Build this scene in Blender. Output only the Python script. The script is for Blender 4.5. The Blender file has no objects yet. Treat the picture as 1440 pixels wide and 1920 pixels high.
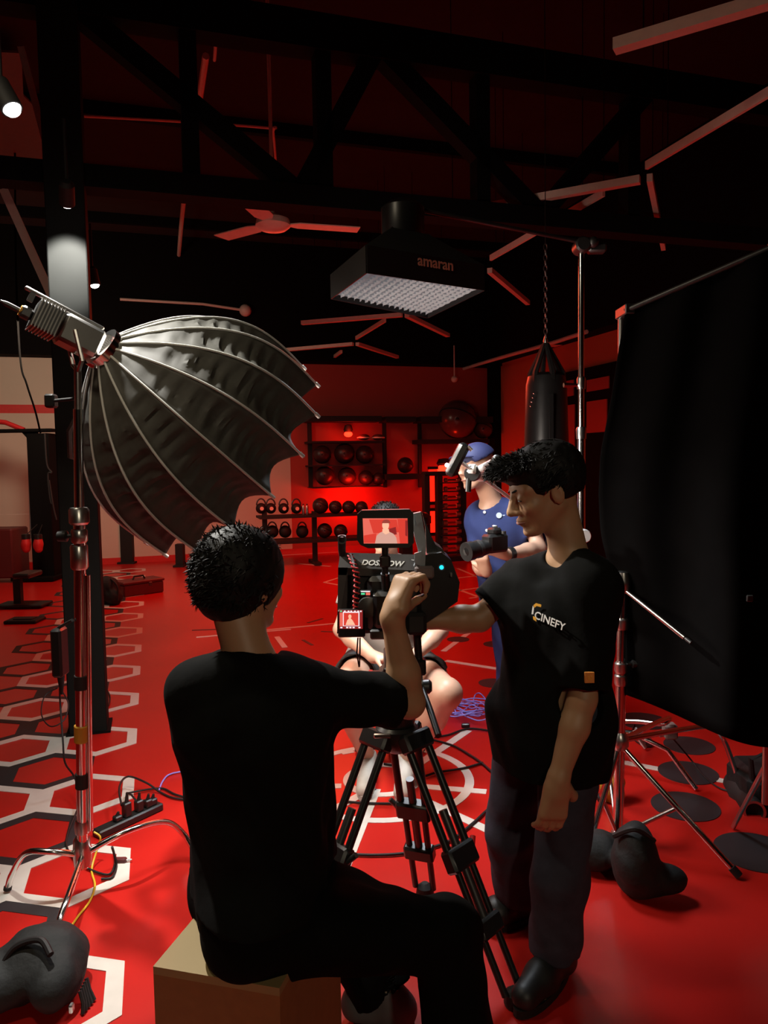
import bpy, math, random
import numpy as np
from mathutils import Vector as V, Matrix
from math import sin, cos, pi, radians as R_, atan, sqrt
random.seed(7); rng = np.random.default_rng(5)
SC = bpy.context.scene; COL = SC.collection

# ---------------------------------------------------------------- camera
FPX = 1400.0; PIT = atan(93/1400); ROL = .017
cF = V((0, cos(PIT), -sin(PIT))); _R0 = V((1, 0, 0)); _U0 = V((0, sin(PIT), cos(PIT)))
cR = cos(ROL)*_R0 - sin(ROL)*_U0; cU = sin(ROL)*_R0 + cos(ROL)*_U0; CAM = V((0, 0, 1.6))
cd = bpy.data.cameras.new('camera'); co = bpy.data.objects.new('camera', cd); COL.objects.link(co)
cd.sensor_fit = 'HORIZONTAL'; cd.sensor_width = 36; cd.lens = FPX/1440*36; cd.clip_start = .05
co.matrix_world = Matrix(((cR.x, cU.x, -cF.x, 0), (cR.y, cU.y, -cF.y, 0), (cR.z, cU.z, -cF.z, 1.6), (0, 0, 0, 1)))
SC.camera = co
def ray(px, py): return cF + cR*((px-720)/FPX) + cU*((960-py)/FPX)
def W(px, py, Y): r = ray(px, py); return CAM + r*(Y/r.y)
def G(px, py, z=0.0): r = ray(px, py); return CAM + r*((z-1.6)/r.z)

# ---------------------------------------------------------------- world, exposure, large lights
w = bpy.data.worlds.new('world'); SC.world = w; w.use_nodes = True
w.node_tree.nodes['Background'].inputs[0].default_value = (.02, .008, .008, 1)
w.node_tree.nodes['Background'].inputs[1].default_value = .05
SC.view_settings.view_transform = 'Standard'; SC.view_settings.look = 'None'
SC.view_settings.exposure = 0; SC.view_settings.gamma = 1; SC.view_settings.use_curve_mapping = False

def light(name, kind, loc, power, color, target=None, size=.3, spot=60, blend=.3, size_y=None):
    l = bpy.data.lights.new(name, kind); l.energy = power; l.color = color
    o = bpy.data.objects.new(name, l); COL.objects.link(o); o.location = loc
    if kind == 'AREA':
        l.size = size
        if size_y: l.shape = 'RECTANGLE'; l.size_y = size_y
        else: l.shape = 'DISK'
    else: l.shadow_soft_size = size
    if kind == 'SPOT': l.spot_size = R_(spot); l.spot_blend = blend
    if target is not None: o.rotation_euler = (V(target)-V(loc)).to_track_quat('-Z', 'Y').to_euler()
    return o
# dim warm work lamp hung over the crew, behind the photographer
light('work_lamp_light', 'AREA', (-1.5, 1.75, 3.4), 14, (1, .84, .60), (-.4, 2.1, .7), .25)
light('rear_spot_light', 'SPOT', (1.1, -2.6, 3.1), 120, (1, .85, .62), (-1.15, 3.5, 0), .12, 40, .35)
# two added red washes, no fixtures behind them, brighten the far floor
light('added_red_wash', 'AREA', (-.9, 9.6, 3.2), 115, (1, .07, .03), (-1.0, 9.0, 0), 2.2)
light('added_red_front_wash', 'AREA', (-.3, 6.6, 3.1), 30, (1, .10, .04), (-.4, 6.4, 0), 1.2)
light('left_room_light', 'AREA', (-4.0, 8.6, 3.2), 45, (1, .80, .58), (-5.4, 11.6, 1.2), .8)

# ---------------------------------------------------------------- materials
def mat(name, color, rough=.6, metal=0.0, emit=None, es=0.0, noise=.12, scale=20.0, bump=0.0, spec=.5, sheen=0.0, ns=None):
    m = bpy.data.materials.new(name); m.use_nodes = True; nt = m.node_tree; b = nt.nodes['Principled BSDF']
    b.inputs['Roughness'].default_value = rough; b.inputs['Metallic'].default_value = metal
    b.inputs['Specular IOR Level'].default_value = spec
    if sheen: b.inputs['Sheen Weight'].default_value = sheen
    tc = nt.nodes.new('ShaderNodeTexCoord'); n = nt.nodes.new('ShaderNodeTexNoise'); n.inputs['Scale'].default_value = scale
    n.inputs['Detail'].default_value = 4; nt.links.new(tc.outputs['Object'], n.inputs['Vector'])
    mx = nt.nodes.new('ShaderNodeMix'); mx.data_type = 'RGBA'
    c2 = ns or [min(1, c*(1+noise)+.001) for c in color]
    mx.inputs[6].default_value = (*[c*(1-noise) for c in color], 1); mx.inputs[7].default_value = (*c2, 1)
    nt.links.new(n.outputs['Fac'], mx.inputs[0]); nt.links.new(mx.outputs[2], b.inputs['Base Color'])
    if bump:
        bp = nt.nodes.new('ShaderNodeBump'); bp.inputs['Strength'].default_value = bump; bp.inputs['Distance'].default_value = .01
        nt.links.new(n.outputs['Fac'], bp.inputs['Height']); nt.links.new(bp.outputs[0], b.inputs['Normal'])
    if emit: b.inputs['Emission Color'].default_value = (*emit, 1); b.inputs['Emission Strength'].default_value = es
    return m
M = dict(
 floor=mat('red_vinyl', (.47, .013, .009), .30, noise=.1, scale=3, spec=.5),
 white=mat('white_paint', (.62, .58, .52), .45, noise=.08), black_paint=mat('black_floor_paint', (.022, .02, .022), .5),
 wall=mat('cream_wall', (.62, .52, .42), .7, noise=.06, scale=2), redwall=mat('red_wall', (.42, .045, .03), .65, noise=.08, scale=2),
 orange=mat('orange_wall', (.55, .10, .04), .7, noise=.06, scale=2), darkwall=mat('dark_wall', (.004, .003, .003), .9, spec=.1),
 ceil=mat('dark_roof_sheet', (.035, .022, .02), .9, scale=4, spec=.1), beam=mat('black_steel', (.002, .0018, .0018), .8, spec=.15),
 stripe=mat('red_stripe', (.6, .02, .015), .6), bar=mat('light_bar_housing', (.85, .60, .50), .4),
 pipe=mat('grey_conduit', (.75, .52, .45), .5), pillar=mat('black_pillar_paint', (.010, .0105, .0098), .7, scale=6, spec=.06),
 fan=mat('fan_blade', (.92, .62, .52), .4), satin=mat('satin_silver', (.80, .79, .77), .32, .25, noise=.03), chrome=mat('chrome', (.75, .74, .72), .16, 1.0, noise=.03),
 steel=mat('brushed_steel', (.55, .54, .52), .3, 1.0, noise=.05), dsteel=mat('dark_steel', (.10, .10, .10), .4, .8),
 plastic=mat('black_plastic', (.012, .012, .012), .35), matte=mat('matte_black', (.007, .007, .007), .7),
 rubber=mat('black_rubber', (.012, .01, .01), .6, spec=.3), nylon=mat('black_nylon', (.030, .030, .027), .36, noise=.25, scale=60, spec=.7),
 domefab=mat('softbox_fabric', (.058, .056, .048), .62, noise=.2, scale=40, spec=.22), piping=mat('silver_piping', (.50, .50, .47), .35, noise=.06),
 cloth=mat('black_cloth', (.0028, .0025, .0026), 1.0, noise=.2, scale=8, spec=.03), tee=mat('black_cotton', (.0042, .0042, .0038), .95, noise=.25, scale=30, bump=.15, spec=.10),
 trouser=mat('black_trouser', (.0032, .0032, .003), .95, scale=30, spec=.08), denim=mat('dark_denim', (.036, .038, .055), .85, noise=.35, scale=25, bump=.2, spec=.2),
 navy=mat('navy_cotton', (.022, .033, .11), .8, noise=.15, scale=20, spec=.2), cap=mat('navy_cap', (.02, .025, .09), .7),
 skinA=mat('tan_skin', (.42, .24, .13), .5, noise=.06, scale=12), skinC=mat('fair_skin', (.56, .33, .23), .45, noise=.05, scale=12),
 hair=mat('black_hair', (.0055, .005, .0045), .6, spec=.22), lip=mat('lips', (.27, .10, .07), .5), eye=mat('dark_eye', (.01, .007, .006), .3),
 greytee=mat('grey_tshirt', (.36, .33, .30), .85, noise=.08), shorts=mat('charcoal_shorts', (.035, .035, .035), .85, noise=.15),
 shoe=mat('white_canvas', (.55, .52, .46), .6), sole=mat('pale_rubber', (.5, .48, .44), .6), gshoe=mat('grey_shoe', (.10, .11, .11), .6),
 bshoe=mat('black_shoe', (.008, .008, .008), .5), ply=mat('plywood', (.30, .21, .085), .6, noise=.12, scale=5), edge=mat('plywood_red_bounce', (.26, .115, .035), .7, noise=.2, scale=30),  # box sides: plywood with the floor's red bounce put into the colour
 red=mat('red_plastic', (.55, .02, .02), .4), dred=mat('dark_red_vinyl', (.10, .012, .012), .5), amber=mat('amber_tape', (.50, .25, .02), .5),
 yellow=mat('yellow_cord', (.65, .42, .02), .5), blue=mat('blue_cord', (.28, .26, .80), .5), orangep=mat('orange_label', (.75, .28, .05), .6),
 print_w=mat('white_print', (.85, .84, .80), .6), print_o=mat('orange_print', (.85, .42, .04), .6), print_r=mat('amaran_print', (.85, .42, .30), .5),
 badge=mat('pale_badge', (.55, .68, .85), .4), tape=mat('brown_tape', (.16, .12, .11), .6), foil=mat('silver_wrap', (.30, .34, .37), .35, .1, noise=.2, scale=14),
 grey=mat('grey_fabric', (.055, .05, .048), .8), glass=mat('lens_glass', (.01, .012, .012), .06, spec=1.0), leather=mat('black_leather', (.016, .016, .016), .35, noise=.2, scale=30),
 ball=mat('dark_ball_rubber', (.035, .012, .012), .4), gym=mat('swiss_ball_vinyl', (.10, .035, .03), .25),
 bagfab=mat('sandbag_canvas', (.0032, .0036, .0033), .75, noise=.3, scale=40, bump=.3), diff=mat('grid_fabric', (.34, .35, .36), .8, noise=.1, emit=(.55, .60, .66), es=.11),
 lamp=mat('lamp_glow', (1, 1, 1), .5, emit=(1, .99, .95), es=9), redlamp=mat('red_lamp_glow', (1, .05, .02), .5, emit=(1, .015, .005), es=7),
 redtube=mat('red_tube_glow', (1, .05, .02), .5, emit=(1, .01, .003), es=2.2), cyan=mat('cyan_led', (0, .6, .8), .5, emit=(.02, .65, .9), es=1.4),
 key=mat('softbox_diffuser', (.9, .9, .9), .5, emit=(1, .90, .80), es=6),
 scr=mat('screen_red', (.05, .01, .01), .3, emit=(.80, .055, .035), es=.9), scr2=mat('screen_pink', (.05, .01, .01), .3, emit=(.95, .17, .12), es=.9),
 scrd=mat('screen_dark_red', (.05, .01, .01), .3, emit=(.30, .02, .02), es=.9), scrw=mat('screen_white', (.1, .1, .1), .3, emit=(.95, .85, .9), es=1.0),
 scrs=mat('screen_shirt', (.1, .1, .1), .3, emit=(.72, .38, .30), es=.95), scrf=mat('screen_face', (.1, .1, .1), .3, emit=(1, .52, .34), es=1.0),
 scrh=mat('screen_hair', (.1, .1, .1), .3, emit=(.33, .04, .03), es=1.0), scrg=mat('screen_green', (.1, .1, .1), .3, emit=(.1, .8, .35), es=1.0),
)

# ---------------------------------------------------------------- mesh helpers
TH = atan(.31); RM = Matrix.Rotation(TH, 4, 'Z')            # the room is turned against the camera
UA = V((-sin(TH), cos(TH), 0)); VA = V((cos(TH), sin(TH), 0))
class MB:
    def __init__(s, m=None): s.v = []; s.f = []; s.sm = []; s.m = m
    def add(s, vs, fs, smooth=False):
        n = len(s.v); s.v += [(s.m @ V(p)) if s.m else V(p) for p in vs]
        s.f += [tuple(i+n for i in f) for f in fs]; s.sm += [smooth]*len(fs); return s
    def box(s, lo, hi, bev=0.0, rot=None):
        lo = V(lo); hi = V(hi); c = (lo+hi)/2; h = (hi-lo)/2; rot = rot or Matrix.Identity(3)
        b = min(bev, min(h)*.9)
        if b <= 0:
            vs = [c+rot@V((h.x*x, h.y*y, h.z*z)) for x in (-1, 1) for y in (-1, 1) for z in (-1, 1)]
            return s.add(vs, [(0, 1, 3, 2), (4, 6, 7, 5), (0, 4, 5, 1), (2, 3, 7, 6), (0, 2, 6, 4), (1, 5, 7, 3)])
        vs = []; idx = {}
        for x in (-1, 1):
            for y in (-1, 1):
                for z in (-1, 1):
                    for a in range(3):
                        p = V((x*(h.x-b), y*(h.y-b), z*(h.z-b))); p[a] += (x, y, z)[a]*b
                        idx[x, y, z, a] = len(vs); vs.append(c+rot@p)
        fs = []
        for a in range(3):
            o = [i for i in range(3) if i != a]
            for sg in (-1, 1):
                q = []
                for d in ((-1, -1), (1, -1), (1, 1), (-1, 1)):
                    k = [0, 0, 0]; k[a] = sg; k[o[0]] = d[0]; k[o[1]] = d[1]; q.append(idx[(*k, a)])
                fs.append(tuple(q))
            for d in ((-1, -1), (1, -1), (1, 1), (-1, 1)):   # edge faces along axis a
                k0 = [0, 0, 0]; k0[a] = -1; k0[o[0]], k0[o[1]] = d; k1 = list(k0); k1[a] = 1
                fs.append((idx[(*k0, o[0])], idx[(*k1, o[0])], idx[(*k1, o[1])], idx[(*k0, o[1])]))
        for x in (-1, 1):
            for y in (-1, 1):
                for z in (-1, 1): fs.append(tuple(idx[x, y, z, a] for a in range(3)))
        return s.add(vs, fs)
    def prism(s, poly, d, cap=True):        # 3-d polygon extruded by vector d
        n = len(poly); d = V(d); vs = [V(p) for p in poly]+[V(p)+d for p in poly]
        fs = [(i, (i+1) % n, n+(i+1) % n, n+i) for i in range(n)]
        if cap: fs += [tuple(range(n))[::-1], tuple(range(n, 2*n))]
        return s.add(vs, fs)
    def tube(s, pts, r, n=10, cap=True, closed=False):
        pts = [V(p) for p in pts]; L = len(pts); rs = r if isinstance(r, (list, tuple)) else [r]*L
        vs = []; fs = []; up = None
        for i, p in enumerate(pts):
            if closed: t = pts[(i+1) % L]-pts[i-1]
            else: t = pts[min(i+1, L-1)]-pts[max(i-1, 0)]
            t = t.normalized() if t.length > 1e-9 else V((0, 0, 1))
            if up is None: up = V((0, 0, 1)) if abs(t.z) < .9 else V((1, 0, 0))
            a = (up-t*up.dot(t)); a = a.normalized() if a.length > 1e-6 else t.orthogonal().normalized(); up = a; b = t.cross(a)
            vs += [p+(a*cos(2*pi*k/n)+b*sin(2*pi*k/n))*rs[i] for k in range(n)]
        for i in range(L if closed else L-1):
            j = (i+1) % L
            fs += [(i*n+k, i*n+(k+1) % n, j*n+(k+1) % n, j*n+k) for k in range(n)]
        if cap and not closed: fs += [tuple(range(n))[::-1], tuple((L-1)*n+k for k in range(n))]
        return s.add(vs, fs, True)
    def cyl(s, a, b, r, r2=None, n=20): return s.tube([a, b], [r, r if r2 is None else r2], n)
    def ring(s, c, ax, ro, ri, h, n=32):
        ax = V(ax).normalized(); a = ax.orthogonal().normalized(); b = ax.cross(a); c = V(c); vs = []
        for (r, z) in ((ro, 0), (ro, h), (ri, h), (ri, 0)): vs += [c+ax*z+(a*cos(2*pi*k/n)+b*sin(2*pi*k/n))*r for k in range(n)]
        return s.add(vs, [(q*n+k, q*n+(k+1) % n, ((q+1) % 4)*n+(k+1) % n, ((q+1) % 4)*n+k) for q in range(4) for k in range(n)], True)
    def lathe(s, c, prof, n=24, ax=(0, 0, 1)):
        ax = V(ax).normalized(); a = ax.orthogonal().normalized(); b = ax.cross(a); c = V(c); vs = []
        for (r, z) in prof: vs += [c+ax*z+(a*cos(2*pi*k/n)+b*sin(2*pi*k/n))*max(r, 1e-4) for k in range(n)]
        L = len(prof); fs = [(i*n+k, i*n+(k+1) % n, (i+1)*n+(k+1) % n, (i+1)*n+k) for i in range(L-1) for k in range(n)]
        fs += [tuple(range(n))[::-1], tuple((L-1)*n+k for k in range(n))]; return s.add(vs, fs, True)
    def ball(s, c, r, n=20, sc=(1, 1, 1)):
        pr = [(sin(pi*i/n), -cos(pi*i/n)) for i in range(n+1)]; c = V(c); vs = []; m = n*2
        for (q, z) in pr: vs += [c+V((q*cos(2*pi*k/m)*r*sc[0], q*sin(2*pi*k/m)*r*sc[1], z*r*sc[2])) for k in range(m)]
        return s.add(vs, [(i*m+k, i*m+(k+1) % m, (i+1)*m+(k+1) % m, (i+1)*m+k) for i in range(n) for k in range(m)], True)
    def merge(s, vf, smooth=True): return s.add(vf[0], vf[1], smooth)
def rootloc(o):
    while o.parent: o = o.parent
    return o.location.copy()
def build(name, mb, mt, parent=None, label=None, cat=None, group=None, kind=None, loc=None, mod=None):
    me = bpy.data.meshes.new(name)
    off = rootloc(parent) if parent else (V(loc) if loc is not None else V((0, 0, 0)))
    A = np.array([tuple(p) for p in mb.v], dtype=np.float64)-np.array(tuple(off))
    me.from_pydata(A.tolist(), [], mb.f); me.polygons.foreach_set('use_smooth', mb.sm)
    me.materials.append(M[mt] if isinstance(mt, str) else mt); me.update(); me.set_sharp_from_angle(angle=R_(38))
    o = bpy.data.objects.new(name, me); COL.objects.link(o)
    if parent: o.parent = parent
    else: o.location = off
    tag(o, label, cat, group, kind); return o
def tag(o, label=None, cat=None, group=None, kind=None):
    for k, v in (('label', label), ('category', cat), ('group', group), ('kind', kind)):
        if v: o[k] = v
def thing(name, loc, label, cat, group=None):
    o = bpy.data.objects.new(name, None); COL.objects.link(o); o.location = loc; o.empty_display_size = .1; tag(o, label, cat, group); return o
def copy_thing(o, d, label, group=None):
    c = o.copy(); COL.objects.link(c); c.location = o.location+V(d); c['label'] = label
    if group: c['group'] = group
    def rec(a, b):
        for ch in list(a.children):
            k = ch.copy(); COL.objects.link(k); k.parent = b; rec(ch, k)
    rec(o, c); return c
def smooth_path(pts, n=8):
    pts = [V(p) for p in pts]; P = [pts[0]]+pts+[pts[-1]]; out = []
    for i in range(1, len(P)-2):
        for k in range(n):
            t = k/n; a, b, c, d = P[i-1], P[i], P[i+1], P[i+2]
            out.append(.5*((2*b)+(c-a)*t+(2*a-5*b+4*c-d)*t*t+(-a+3*b-3*c+d)*t**3))
    out.append(pts[-1]); return out
def text(name, s, mt, size, origin, xd, yd, parent, ext=.001, bold=0.0, shear=0.0):
    cu = bpy.data.curves.new(name, 'FONT'); cu.body = s; cu.size = size; cu.extrude = ext; cu.offset = bold; cu.shear = shear; cu.resolution_u = 3
    t = bpy.data.objects.new(name+'_src', cu); COL.objects.link(t); bpy.context.view_layer.update()
    me = bpy.data.meshes.new_from_object(t.evaluated_get(bpy.context.evaluated_depsgraph_get())); bpy.data.objects.remove(t)
    xd = V(xd).normalized(); yd = V(yd); yd = (yd-xd*yd.dot(xd)).normalized(); zd = xd.cross(yd); off = rootloc(parent); o0 = V(origin)
    for v in me.vertices: v.co = o0+xd*v.co.x+yd*v.co.y+zd*v.co.z-off
    me.name = name; me.materials.clear(); me.materials.append(M[mt]); o = bpy.data.objects.new(name, me); COL.objects.link(o); o.parent = parent; return o

# ---------------------------------------------------------------- implicit surfaces (bodies, clothes, bags)
class Vox:
    def __init__(s, h): s.h = h; s.ops = []; s.lo = np.full(3, 1e9); s.hi = -np.full(3, 1e9); s.post = []
    def _bb(s, lo, hi, grow=True):
        if grow: s.lo = np.minimum(s.lo, lo); s.hi = np.maximum(s.hi, hi)
    def cone(s, a, b, ra, rb=None, k=.02, sub=False, flat=False):
        rb = ra if rb is None else rb; a = np.array(tuple(a), float); b = np.array(tuple(b), float); r = max(ra, rb)
        lo = np.minimum(a, b)-r; hi = np.maximum(a, b)+r; s._bb(lo, hi, not sub); s.ops.append(('c', a, b, ra, rb, k, sub, flat, lo, hi)); return s
    def chain(s, pts, rs, k=.02):
        for i in range(len(pts)-1): s.cone(pts[i], pts[i+1], rs[i], rs[i+1], k)
        return s
    def ell(s, c, r, axes=None, k=.02, sub=False):
        c = np.array(tuple(c), float); r = np.array(r, float); A = np.eye(3) if axes is None else np.array([tuple(x) for x in axes], float)
        R = max(r); s._bb(c-R, c+R, not sub); s.ops.append(('e', c, r, A, 0, k, sub, False, c-R, c+R)); return s
    def cut(s, p, n): s.post.append((np.array(tuple(p), float), np.array(tuple(V(n).normalized()), float))); return s
    def mesh(s, wr=None):
        h = s.h; lo = s.lo-3*h-.012; hi = s.hi+3*h+.012; n = np.ceil((hi-lo)/h).astype(int)+1
        ax = [(lo[i]+h*np.arange(n[i])).astype(np.float32) for i in range(3)]; v = np.full(n, .5, np.float32)
        for op in s.ops:
            k = op[5]; m = k+2.5*h; i0 = np.maximum(((op[8]-m-lo)/h).astype(int), 0); i1 = np.minimum(((op[9]+m-lo)/h).astype(int)+2, n)
            if (i1 <= i0).any(): continue
            X = ax[0][i0[0]:i1[0], None, None]; Y = ax[1][None, i0[1]:i1[1], None]; Z = ax[2][None, None, i0[2]:i1[2]]
            if op[0] == 'c':
                a, b, ra, rb = op[1:5]; d = b-a; L2 = max(d@d, 1e-12); px, py, pz = X-a[0], Y-a[1], Z-a[2]
                t = (px*d[0]+py*d[1]+pz*d[2])/L2; tc = np.clip(t, 0, 1)
                D = np.sqrt((px-tc*d[0])**2+(py-tc*d[1])**2+(pz-tc*d[2])**2)-(ra+(rb-ra)*tc)
                if op[7]: D = np.maximum(D, (t-1)*sqrt(L2))
            else:
                c, r, A = op[1:4]; px, py, pz = X-c[0], Y-c[1], Z-c[2]
                q = [(px*A[i][0]+py*A[i][1]+pz*A[i][2]) for i in range(3)]
                k0 = np.sqrt(sum((q[i]/r[i])**2 for i in range(3))); k1 = np.sqrt(sum((q[i]/r[i]**2)**2 for i in range(3)))+1e-6; D = k0*(k0-1)/k1
            w_ = v[i0[0]:i1[0], i0[1]:i1[1], i0[2]:i1[2]]
            if op[6]: D = -D; hh = np.clip(.5-.5*(w_-D)/k, 0, 1); w_[...] = w_*(1-hh)+D*hh+k*hh*(1-hh)
            else: hh = np.clip(.5+.5*(w_-D)/k, 0, 1); w_[...] = w_*(1-hh)+D*hh-k*hh*(1-hh)
        X = ax[0][:, None, None]; Y = ax[1][None, :, None]; Z = ax[2][None, None, :]
        for p, nn in s.post: v = np.maximum(v, (X-p[0])*nn[0]+(Y-p[1])*nn[1]+(Z-p[2])*nn[2])
        if wr:
            a, f = wr
            v = v+a*(np.sin(f*(X*1.0+Y*.6)+3*np.sin(f*.31*Z+1.3*X*f*.2))*np.sin(f*.43*(Z*1.2-X*.5)+2*np.sin(f*.3*Y))+.5*np.sin(f*1.7*(Y-.7*Z)+2*np.sin(f*.5*X)))
        v[0], v[-1] = .1, .1; v[:, 0], v[:, -1] = .1, .1; v[:, :, 0], v[:, :, -1] = .1, .1
        return nets(v, lo, h)
def nets(v, lo, h):
    n = np.array(v.shape); ins = v < 0; cells = []; poss = []; quads = []
    lin = lambda i, j, k: (i*n[1]+j)*n[2]+k
    for a in range(3):
        sl0 = [slice(None)]*3; sl1 = [slice(None)]*3; sl0[a] = slice(0, -1); sl1[a] = slice(1, None)
        I = np.nonzero(ins[tuple(sl0)] != ins[tuple(sl1)]); I = [x.astype(np.int64) for x in I]
        J = [x.copy() for x in I]; J[a] = J[a]+1; v0 = v[tuple(I)]; v1 = v[tuple(J)]; t = v0/(v0-v1)
        p = np.stack(I, 1).astype(float); p[:, a] += t; b, c = (a+1) % 3, (a+2) % 3; ids = []
        for db, dc in ((0, 0), (-1, 0), (-1, -1), (0, -1)):
            K = [x.copy() for x in I]; K[b] = K[b]+db; K[c] = K[c]+dc; ids.append(lin(*K)); cells.append(ids[-1]); poss.append(p)
        q = np.stack(ids, 1); neg = v0 > 0; q[neg] = q[neg][:, ::-1]; quads.append(q)
    cells = np.concatenate(cells); poss = np.concatenate(poss); quads = np.concatenate(quads)
    u, inv = np.unique(cells, return_inverse=True); cnt = np.bincount(inv, minlength=len(u))
    P = np.stack([np.bincount(inv, poss[:, i], len(u))/cnt for i in range(3)], 1); Q = np.searchsorted(u, quads)
    for _ in range(2):                                       # light smoothing
        acc = np.zeros_like(P); c = np.zeros(len(P))
        for i in range(4):
            for j in (1, 3): np.add.at(acc, Q[:, i], P[Q[:, (i+j) % 4]]); np.add.at(c, Q[:, i], 1)
        P = P*.5+.5*acc/np.maximum(c, 1)[:, None]
    return (lo+P*h).tolist(), Q.tolist()
def lerp(a, b, t): return V(a)*(1-t)+V(b)*t
def vbuild(name, vx, mt, parent, wr=None, label=None, cat=None, loc=None, group=None):
    return build(name, MB().merge(vx.mesh(wr)), mt, parent, label, cat, group, None, loc)

def head_ops(X, c, f, u, s=1.0):
    f = V(f).normalized(); u = V(u); u = (u-f*u.dot(f)).normalized(); l = u.cross(f); c = V(c)
    P = lambda x, y, z: c+(f*x+l*y+u*z)*s
    ax = (f, l, u); q = lambda *r: [i*s for i in r]
    X.ell(P(-.012, 0, .030), q(.097, .076, .088), ax, .02); X.ell(P(.040, 0, -.030), q(.052, .058, .076), ax, .025)
    for sg in (-1, 1):
        X.cone(P(-.005, .052*sg, -.045), P(.062, .018*sg, -.098), .021*s, .017*s, .02)
        X.cone(P(.070, .012*sg, .030), P(.062, .046*sg, .024), .016*s, .013*s, .02)
        X.ell(P(.060, .040*sg, -.026), q(.022, .020, .018), ax, .02)
        X.ell(P(.097, .031*sg, .004), q(.016, .017, .012), ax, .014, True)
        X.ell(P(.076, .031*sg, .003), q(.015, .016, .014), ax, .006)
        X.ell(P(.100, .013*sg, -.034), q(.011, .009, .009), ax, .008)
        X.ell(P(-.006, .081*sg, -.012), q(.019, .008, .031), (f*.96-l*sg*.28, l*.96*1+f*sg*.28, u), .004)
        X.ell(P(-.001, .090*sg, -.008), q(.010, .006, .019), ax, .004, True)
    X.cone(P(.088, 0, .016), P(.112, 0, -.026), .009*s, .012*s, .012); X.ell(P(.113, 0, -.030), q(.011, .012, .010), ax, .008)
    X.ell(P(.090, 0, -.058), q(.014, .024, .007), ax, .008); X.ell(P(.087, 0, -.071), q(.013, .021, .007), ax, .008)
    X.ell(P(.079, 0, -.098), q(.017, .020, .016), ax, .015)
    return P, ax

def hand_ops(X, wr, d, nrm, curl, thumb_side, s=1.0, spread=.0, thumb_dir=None):
    """palm from wrist wr along d; nrm = direction fingers curl towards; thumb_side = +-1 along side vector"""
    d = V(d).normalized(); nrm = V(nrm); nrm = (nrm-d*nrm.dot(d)).normalized(); sd = d.cross(nrm)*thumb_side; wr = V(wr)
    X.cone(wr, wr+d*.03*s, .026*s, .026*s, .02)
    for y in (-.024, 0, .024): X.cone(wr+d*.025*s+sd*y*.7*s, wr+d*.088*s+sd*y*s, .017*s, .0145*s, .018)
    for i, (y, L) in enumerate(((.029, .070), (.010, .078), (-.010, .072), (-.028, .056))):
        p = wr+d*.090*s+sd*y*s; a = 0; dd = d.copy(); rr = .0095*s
        for j, fr in enumerate((.45, .30, .25)):
            a += curl*(.8, 1.1, .8)[j]; v = d*cos(a)+nrm*sin(a)+sd*spread*y*8; q = p+v.normalized()*L*fr*s
            X.cone(p, q, rr, rr*.92, .004); rr *= .92; p = q
    p = wr+d*.022*s+sd*.026*s; t1 = (d*.6+sd*.7+nrm*.35).normalized() if thumb_dir is None else V(thumb_dir).normalized()
    q = p+t1*.040*s; X.cone(p, q, .0145*s, .012*s, .01); q2 = q+(t1*.7+d*.4+nrm*.4).normalized()*.032*s; X.cone(q, q2, .0115*s, .010*s, .006)
    q3 = q2+(t1*.3+d*.6+nrm*.6).normalized()*.024*s; X.cone(q2, q3, .010*s, .008*s, .005)

def foot_ops(X, ank, toe, s=1.0, r=.040):
    ank = V(ank); toe = V(toe); d = (toe-ank); d.z = 0; d.normalize(); heel = V((ank.x, ank.y, .045*s))-d*.035*s
    ball = V((toe.x, toe.y, .035*s))-d*.05*s
    X.cone(ank, heel, .042*s, .040*s, .03); X.cone(heel, ball, .040*s, .042*s, .03); X.cone(ball, V((toe.x, toe.y, .028*s))-d*.02, .042*s, .026*s, .03)
def shoe(parent, ank, toe, mt, solemt, s=1.0):
    ank = V(ank); toe = V(toe); d = V((toe.x-ank.x, toe.y-ank.y, 0)).normalized(); sd = V((-d.y, d.x, 0)); X = Vox(.006)
    a = V((ank.x, ank.y, 0))
    heel = a-d*.035*s+V((0, 0, .052*s)); mid = a+d*.08*s+V((0, 0, .052*s)); tip = V((toe.x, toe.y, .044*s))-d*.035*s
    X.cone(a+V((0, 0, .10*s)), heel, .047*s, .046*s, .03); X.cone(heel, mid, .045*s, .047*s, .03); X.cone(mid, tip, .047*s, .040*s, .03)
    X.cut((0, 0, .022), (0, 0, -1)); X.cone(a+V((0, 0, .125*s)), a+V((0, 0, .2*s)), .037*s, .05*s, .005, sub=True)
    o = vbuild('shoe', X, mt, parent)
    pts = []
    for k in range(24):
        t = 2*pi*k/24; L = (tip-heel).length/2+.045*s; wv = .046*s*(1+.12*cos(t)); pts.append(V((0, 0, .0))+V((a-d*.035*s+(tip-heel)*.5).to_tuple())*1+d*cos(t)*L+sd*sin(t)*wv)
    for p in pts: p.z = .003
    build('sole', MB().prism(pts, (0, 0, .024)), solemt, o)
    lc = MB()
    for k in range(4):
        p = a+d*(.045+.022*k)*s+V((0, 0, (.104-.006*k)*s)); lc.tube([p-sd*.022+V((0, 0, -.008)), p+V((0, 0, .003)), p+sd*.022+V((0, 0, -.008))], .0028, 6)
    build('laces', lc, solemt, o); return o
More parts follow.
